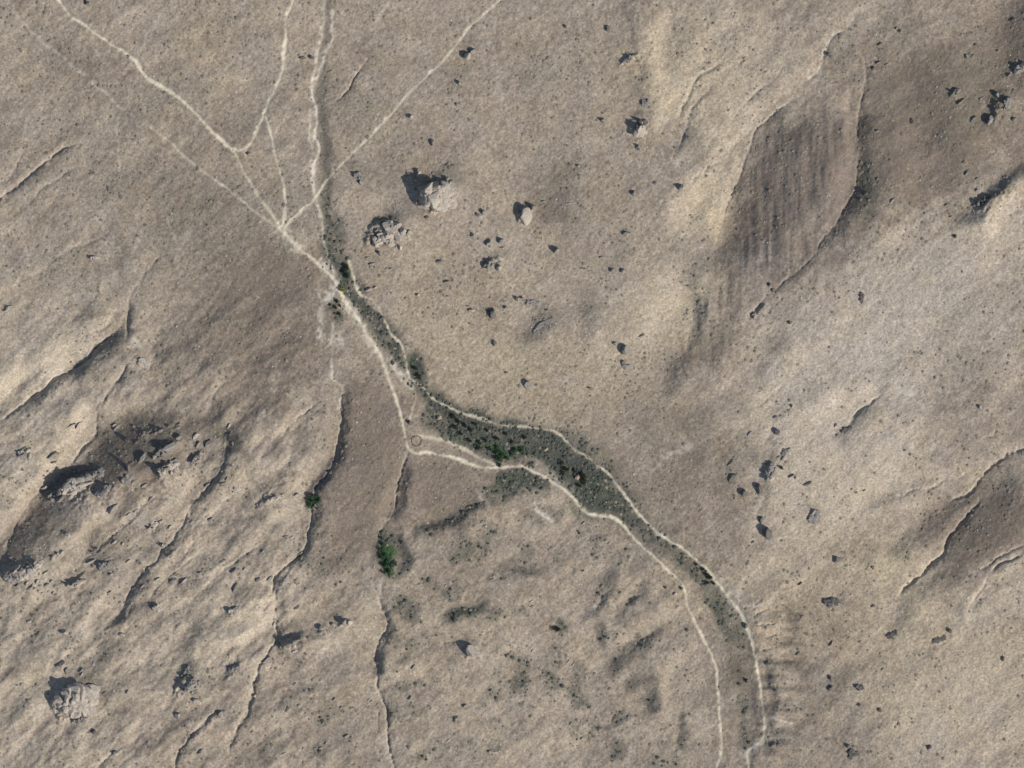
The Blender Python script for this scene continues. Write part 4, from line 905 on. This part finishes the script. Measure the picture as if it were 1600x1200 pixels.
ribs(34, (560, 250, 1010, 620), (3, 7), 2.6, 'small loose block among the boulders of the middle slope', 'loose blocks of the middle slope', [MAT_GREY, MAT_PALE, MAT_GREY], 0)
ribs(26, (1370, 20, 1590, 340), (3, 7), 2.4, 'small dark rock on the brown slope at the upper right', 'small rocks of the brown upper right slope', [MAT_GREY, MAT_DARK])
ribs(26, (1130, 620, 1420, 1180), (3, 7), 1.8, 'small dark rock on the pale slope right of the stream bed', 'small rocks of the pale right slope', [MAT_DARK, MAT_GREY])
ribs(24, (640, 740, 1060, 1180), (3, 6), 1.5, 'small stone on the plain inside the track curve', 'small stones of the plain inside the track curve', [MAT_PALE, MAT_GREY])
# the small ring of stones beside the track
def ring():
    r = np.random.default_rng(3); CO = []; FA = []; k = 0
    for q in range(34):
        a = q / 34 * 6.283 + r.uniform(-.05, .05); R = 4.6 + r.uniform(-.3, .3)
        co = boulder_co(r, ICO2, .55 * r.uniform(.7, 1.3), .5, .5 * r.uniform(.6, 1.2)); co = rot2(co, a)
        u = 651 + math.cos(a) * R / M; v = 689 - math.sin(a) * R * 1.05 / M
        co += np.array([math.cos(a) * R, math.sin(a) * R * 1.05, hz(u, v) - hz(651, 689) + .2])
        CO.append(co); FA.append(ICO2[1] + k); k += len(co)
    o = bpy.data.objects.new('stone_ring', mesh_from('stone_ring', np.concatenate(CO), np.concatenate(FA), MAT_DARK)); C.objects.link(o)
    X, Y = W(651, 689); o.location = (X, Y, hz(651, 689))
    tag(o, 'small round ring of dark stones beside the track corner', 'stone ring')
ring()

# ------------------------------------------------------------------ trees and shrubs
def foliage(r, rad, zh, n, leaf, zbase):
    """n leaf faces through a lumpy crown"""
    lumps = [(r.normal(0, .42, 3) * np.array([rad, rad, zh]), r.uniform(.35, .62)) for _ in range(9)]
    pts = []; sh = []
    for _ in range(n):
        c, lr = lumps[r.integers(len(lumps))]
        d = r.standard_normal(3); d /= np.linalg.norm(d)
        p = c + d * lr * np.array([rad, rad, zh]) * r.uniform(.55, 1.0) ** .5
        pts.append(p); sh.append(r.uniform(0, 1))
    pts = np.array(pts); pts[:, 2] = np.maximum(pts[:, 2], -zh * .9)
    a = r.standard_normal((n, 3)); a /= np.linalg.norm(a, axis=1)[:, None]
    b = np.cross(a, r.standard_normal((n, 3))); b /= np.linalg.norm(b, axis=1)[:, None]
    s_ = leaf * r.uniform(.6, 1.4, n)[:, None]
    q = np.stack([pts - a * s_, pts - b * s_ * .6, pts + a * s_, pts + b * s_ * .6], 1).reshape(-1, 3)
    q[:, 2] += zbase
    return q, np.arange(4 * n).reshape(n, 4), np.repeat(sh, 4)
def make_tree(kind, rad, ht, seed, name):
    r = np.random.default_rng(seed)
    e = bpy.data.objects.new(name, None); C.objects.link(e)
    tr = ht * .4
    # tapered trunk with three limbs
    bm = bmesh.new()
    def limb(p, q, r0, r1):
        p, q = Vector(p), Vector(q); d = (q - p); L = d.length
        mt = Vector((0, 0, 1)).rotation_difference(d.normalized()).to_matrix().to_4x4(); mt.translation = (p + q) / 2
        bmesh.ops.create_cone(bm, cap_ends=True, segments=8, radius1=r0, radius2=r1, depth=L, matrix=mt)
    limb((0, 0, -.3), (.05, .03, tr), rad * .09, rad * .06)
    for k in range(4):
        a = k * 1.57 + r.uniform(-.4, .4)
        limb((.05, .03, tr * .85), (math.cos(a) * rad * .55, math.sin(a) * rad * .55, ht * r.uniform(.6, .8)), rad * .05, rad * .02)
    me = bpy.data.meshes.new('trunk'); bm.to_mesh(me); bm.free(); me.materials.append(MAT_BARK)
    t = bpy.data.objects.new('trunk', me); C.objects.link(t); t.parent = e
    q, f, sh = foliage(r, rad, ht * .36, 650, rad * .13, ht * .62)
    c = bpy.data.objects.new('crown', mesh_from('crown', q, f, MAT_LEAF[kind], False, sh)); C.objects.link(c); c.parent = e
    return e
def copy_tree(e):
    n = e.copy(); C.objects.link(n)
    for ch in e.children:
        c = ch.copy(); C.objects.link(c); c.parent = n
    return n
def plant(protos, u, v, s_, label, cat, group=None):
    k = protos[int(u * 7 + v * 3) % len(protos)]
    o = k if not k.get('_placed') else copy_tree(k)
    k['_placed'] = 1
    X, Y = W(u, v); o.location = (X, Y, hz(u, v)); o.rotation_euler = (0, 0, (u * 1.7 + v) % 6.28); o.scale = (s_, s_, s_)
    return tag(o, label, cat, group)
green_t = [make_tree('green', 2.6, 4.6, 1, 'green_tree'), make_tree('green', 2.4, 5.2, 2, 'green_tree'), make_tree('green', 2.9, 4.2, 3, 'green_tree')]
dark_t = [make_tree('dark', 2.3, 3.6, 5, 'dark_tree'), make_tree('dark', 2.6, 3.2, 6, 'dark_tree')]
yel_t = [make_tree('yellow', 2.6, 3.0, 8, 'yellow_tree')]
for i, (u, v, s_) in enumerate([(597,842,.7),(599,850,.8),(598,860,.95),(603,866,1.0),(598,872,.9),(606,876,1.05),(612,884,1.0),(602,884,1.1),(609,893,.9),(618,881,.7),(601,895,.7),(594,866,.6)]):
    plant(green_t, u, v, s_, 'green tree in the long green thicket at the head of the middle gully', 'tree', 'trees of the long green thicket')
for u, v, s_ in [(487,776,.85),(490,783,1.0),(485,790,.95),(483,783,.7),(494,776,.6)]:
    plant(green_t, u, v, s_, 'green tree in the small round clump beside the left gully', 'tree', 'trees of the small round clump')
plant(yel_t, 535, 450, 1.25, 'yellow green tree standing by the pale track where the stream bed narrows', 'tree')
for u, v, s_, lab in [(541,418,1.2,'upper dark tree just above the yellow green tree'),(543,430,1.1,'lower dark tree just above the yellow green tree'),(537,424,.9,'left dark tree just above the yellow green tree')]:
    plant(dark_t, u, v, s_, lab, 'tree', 'dark trees above the yellow green tree')
for u, v, s_ in [(768,703,.8),(776,708,.9),(785,713,1.0),(793,716,.9),(782,719,1.0),(806,704,.9),(815,705,.8),(751,692,.8),(777,699,.7),(800,709,.6)]:
    plant(green_t, u, v, s_, 'bright green tree in the stream bed where the bank path and track come close', 'tree', 'green trees in the stream bed bend')
for u, v, s_ in [(707,650,.9),(716,658,1.),(727,664,.9),(712,668,.9),(720,678,.8),(734,688,.9),(748,700,.9),(760,672,.8),(775,684,.9),(790,678,.8),(780,727,.8),(735,672,.8),(758,688,.9),(742,662,.8),(800,690,.8),(820,684,.8)]:
    plant(dark_t, u, v, s_, 'dark tree in the dense stretch of stream bed north of the stone ring', 'tree', 'dark trees in the dense stretch of stream bed')
for u, v, s_ in [(878,724,.9),(885,733,1.2),(880,740,.9),(911,744,1.2),(913,753,1.1),(905,758,.9),(897,736,.7)]:
    plant(dark_t, u, v, s_, 'dark tree standing around the rusty orange rock in the stream bed', 'tree', 'dark trees around the rusty rock')
for u, v, s_ in [(527,470,.8),(525,480,.7),(530,490,.7),(516,476,.6),(532,478,.6)]:
    plant(dark_t, u, v, s_, 'small dark tree on the plain below the yellow green tree', 'tree', 'dark trees below the yellow green tree')
for u, v, s_ in [(1098,890,.8),(1104,897,.9),(1110,903,.9),(1106,910,.8),(1088,882,.6),(1115,912,.7)]:
    plant(dark_t, u, v, s_, 'dark tree on the stream bank where the pale ribs begin', 'tree', 'dark trees where the pale ribs begin')
for u, v, s_, lab in [(871,983,1.4,'lone dark green bush on the slope right of the grey green thicket'),(649,575,1.0,'dark tree at the upper end of the wide vegetation strip'),(655,589,1.1,'dark tree in the narrow neck of vegetation below the wash')]:
    plant(dark_t, u, v, s_, lab, 'tree')

# many low scrub tufts and stones
def scatter(name, N, dens, rr, hh, mat, label, sides=6, flat=.5, seed=0, region=(-70, 1670, -70, 1270), shade=(0, 1)):
    r = np.random.default_rng(seed)
    u = r.uniform(region[0], region[1], N * 3); v = r.uniform(region[2], region[3], N * 3)
    keep = r.uniform(0, 1, N * 3) < dens(u, v)
    u = u[keep][:N]; v = v[keep][:N]; n = len(u)
    X, Y = W(u, v); Z = hzv(u, v)
    R = rr[0] + (rr[1] - rr[0]) * r.uniform(0, 1, n) ** 2; H = R * r.uniform(hh[0], hh[1], n)
    a0 = r.uniform(0, 6.28, n)
    ringv = []
    for lev, (kr, kz) in enumerate(((1.0, -.15), (flat + .25, .65))):
        for k in range(sides):
            a = a0 + (k + .5 * lev) * 6.283 / sides
            q = R * kr * r.uniform(.7, 1.25, n)
            ringv.append(np.stack([X + np.cos(a) * q, Y + np.sin(a) * q, Z + H * kz * r.uniform(.8, 1.2, n)], 1))
    ringv.append(np.stack([X, Y, Z + H], 1))
    co = np.stack(ringv, 1).reshape(-1, 3); nv = 2 * sides + 1
    f = []
    for k in range(sides):
        k2 = (k + 1) % sides
        f += [(k, k2, sides + k), (k2, sides + k2, sides + k), (sides + k, sides + k2, 2 * sides)]
    f = np.array(f); F = (f[None] + (np.arange(n) * nv)[:, None, None]).reshape(-1, 3)
    o = bpy.data.objects.new(name, mesh_from(name, co, F, mat, False, np.repeat(r.uniform(shade[0], shade[1], n), nv))); C.objects.link(o)
    return tag(o, label, None, None, 'stuff')
NEAR = np.zeros_like(HT)
for u_, v_, w_ in OCL: blob(NEAR, u_, v_, w_ * .75, w_ * .75, 0, 1, soft=.6, mode='max')
GWM = np.zeros_like(HT)
for win_, v in GW: maxi(GWM, win_, v)
def d_scrub(u, v):
    t = samp(TRK, u, v) + samp(WSH, u, v)
    return np.clip(.22 + .20 * samp(NW3, u, v) + .26 * samp(NW1, u, v) + .5 * samp(VEG_SHADE, u, v) - .5 * samp(PALE, u, v) - .9 * t, .03, 1)
def d_stone(u, v):
    return np.clip(.05 + .7 * samp(NEAR, u, v) + .4 * samp(GWM, u, v) + .10 * samp(NW4, u, v) + .12 * samp(NW2, u, v) - .5 * samp(VEG_SHADE, u, v) - .2 * samp(TRK, u, v), .02, 1)
def d_veg(u, v): return np.clip(samp(VEG_SHADE, u, v) * 1.3 - .35 - samp(TRK, u, v), 0, 1) 
MAT_SCRUB = leaf_material('dry_scrub', (0.125, 0.11, 0.088), (0.25, 0.215, 0.165))
MAT_STONES = leaf_material('loose_stones', (0.22, 0.195, 0.165), (0.46, 0.41, 0.34))
scatter('scrub', 14000, d_scrub, (.5, 1.9), (.18, .42), MAT_SCRUB, 'low dry scrub tufts scattered over the whole hillside', seed=5)
scatter('gravel', 12000, d_stone, (.35, 1.2), (.25, .55), MAT_STONES, 'loose pale stones strewn over the slopes', sides=5, seed=6)
scatter('ground_cover', 10000, d_veg, (.7, 2.1), (.35, .75), MAT_LEAF['grey'], 'grey green scrub filling the dry stream bed and hollows', seed=8, region=(470, 1220, 250, 1200))
for o in list(bpy.data.objects):
    if '_placed' in o: del o['_placed']
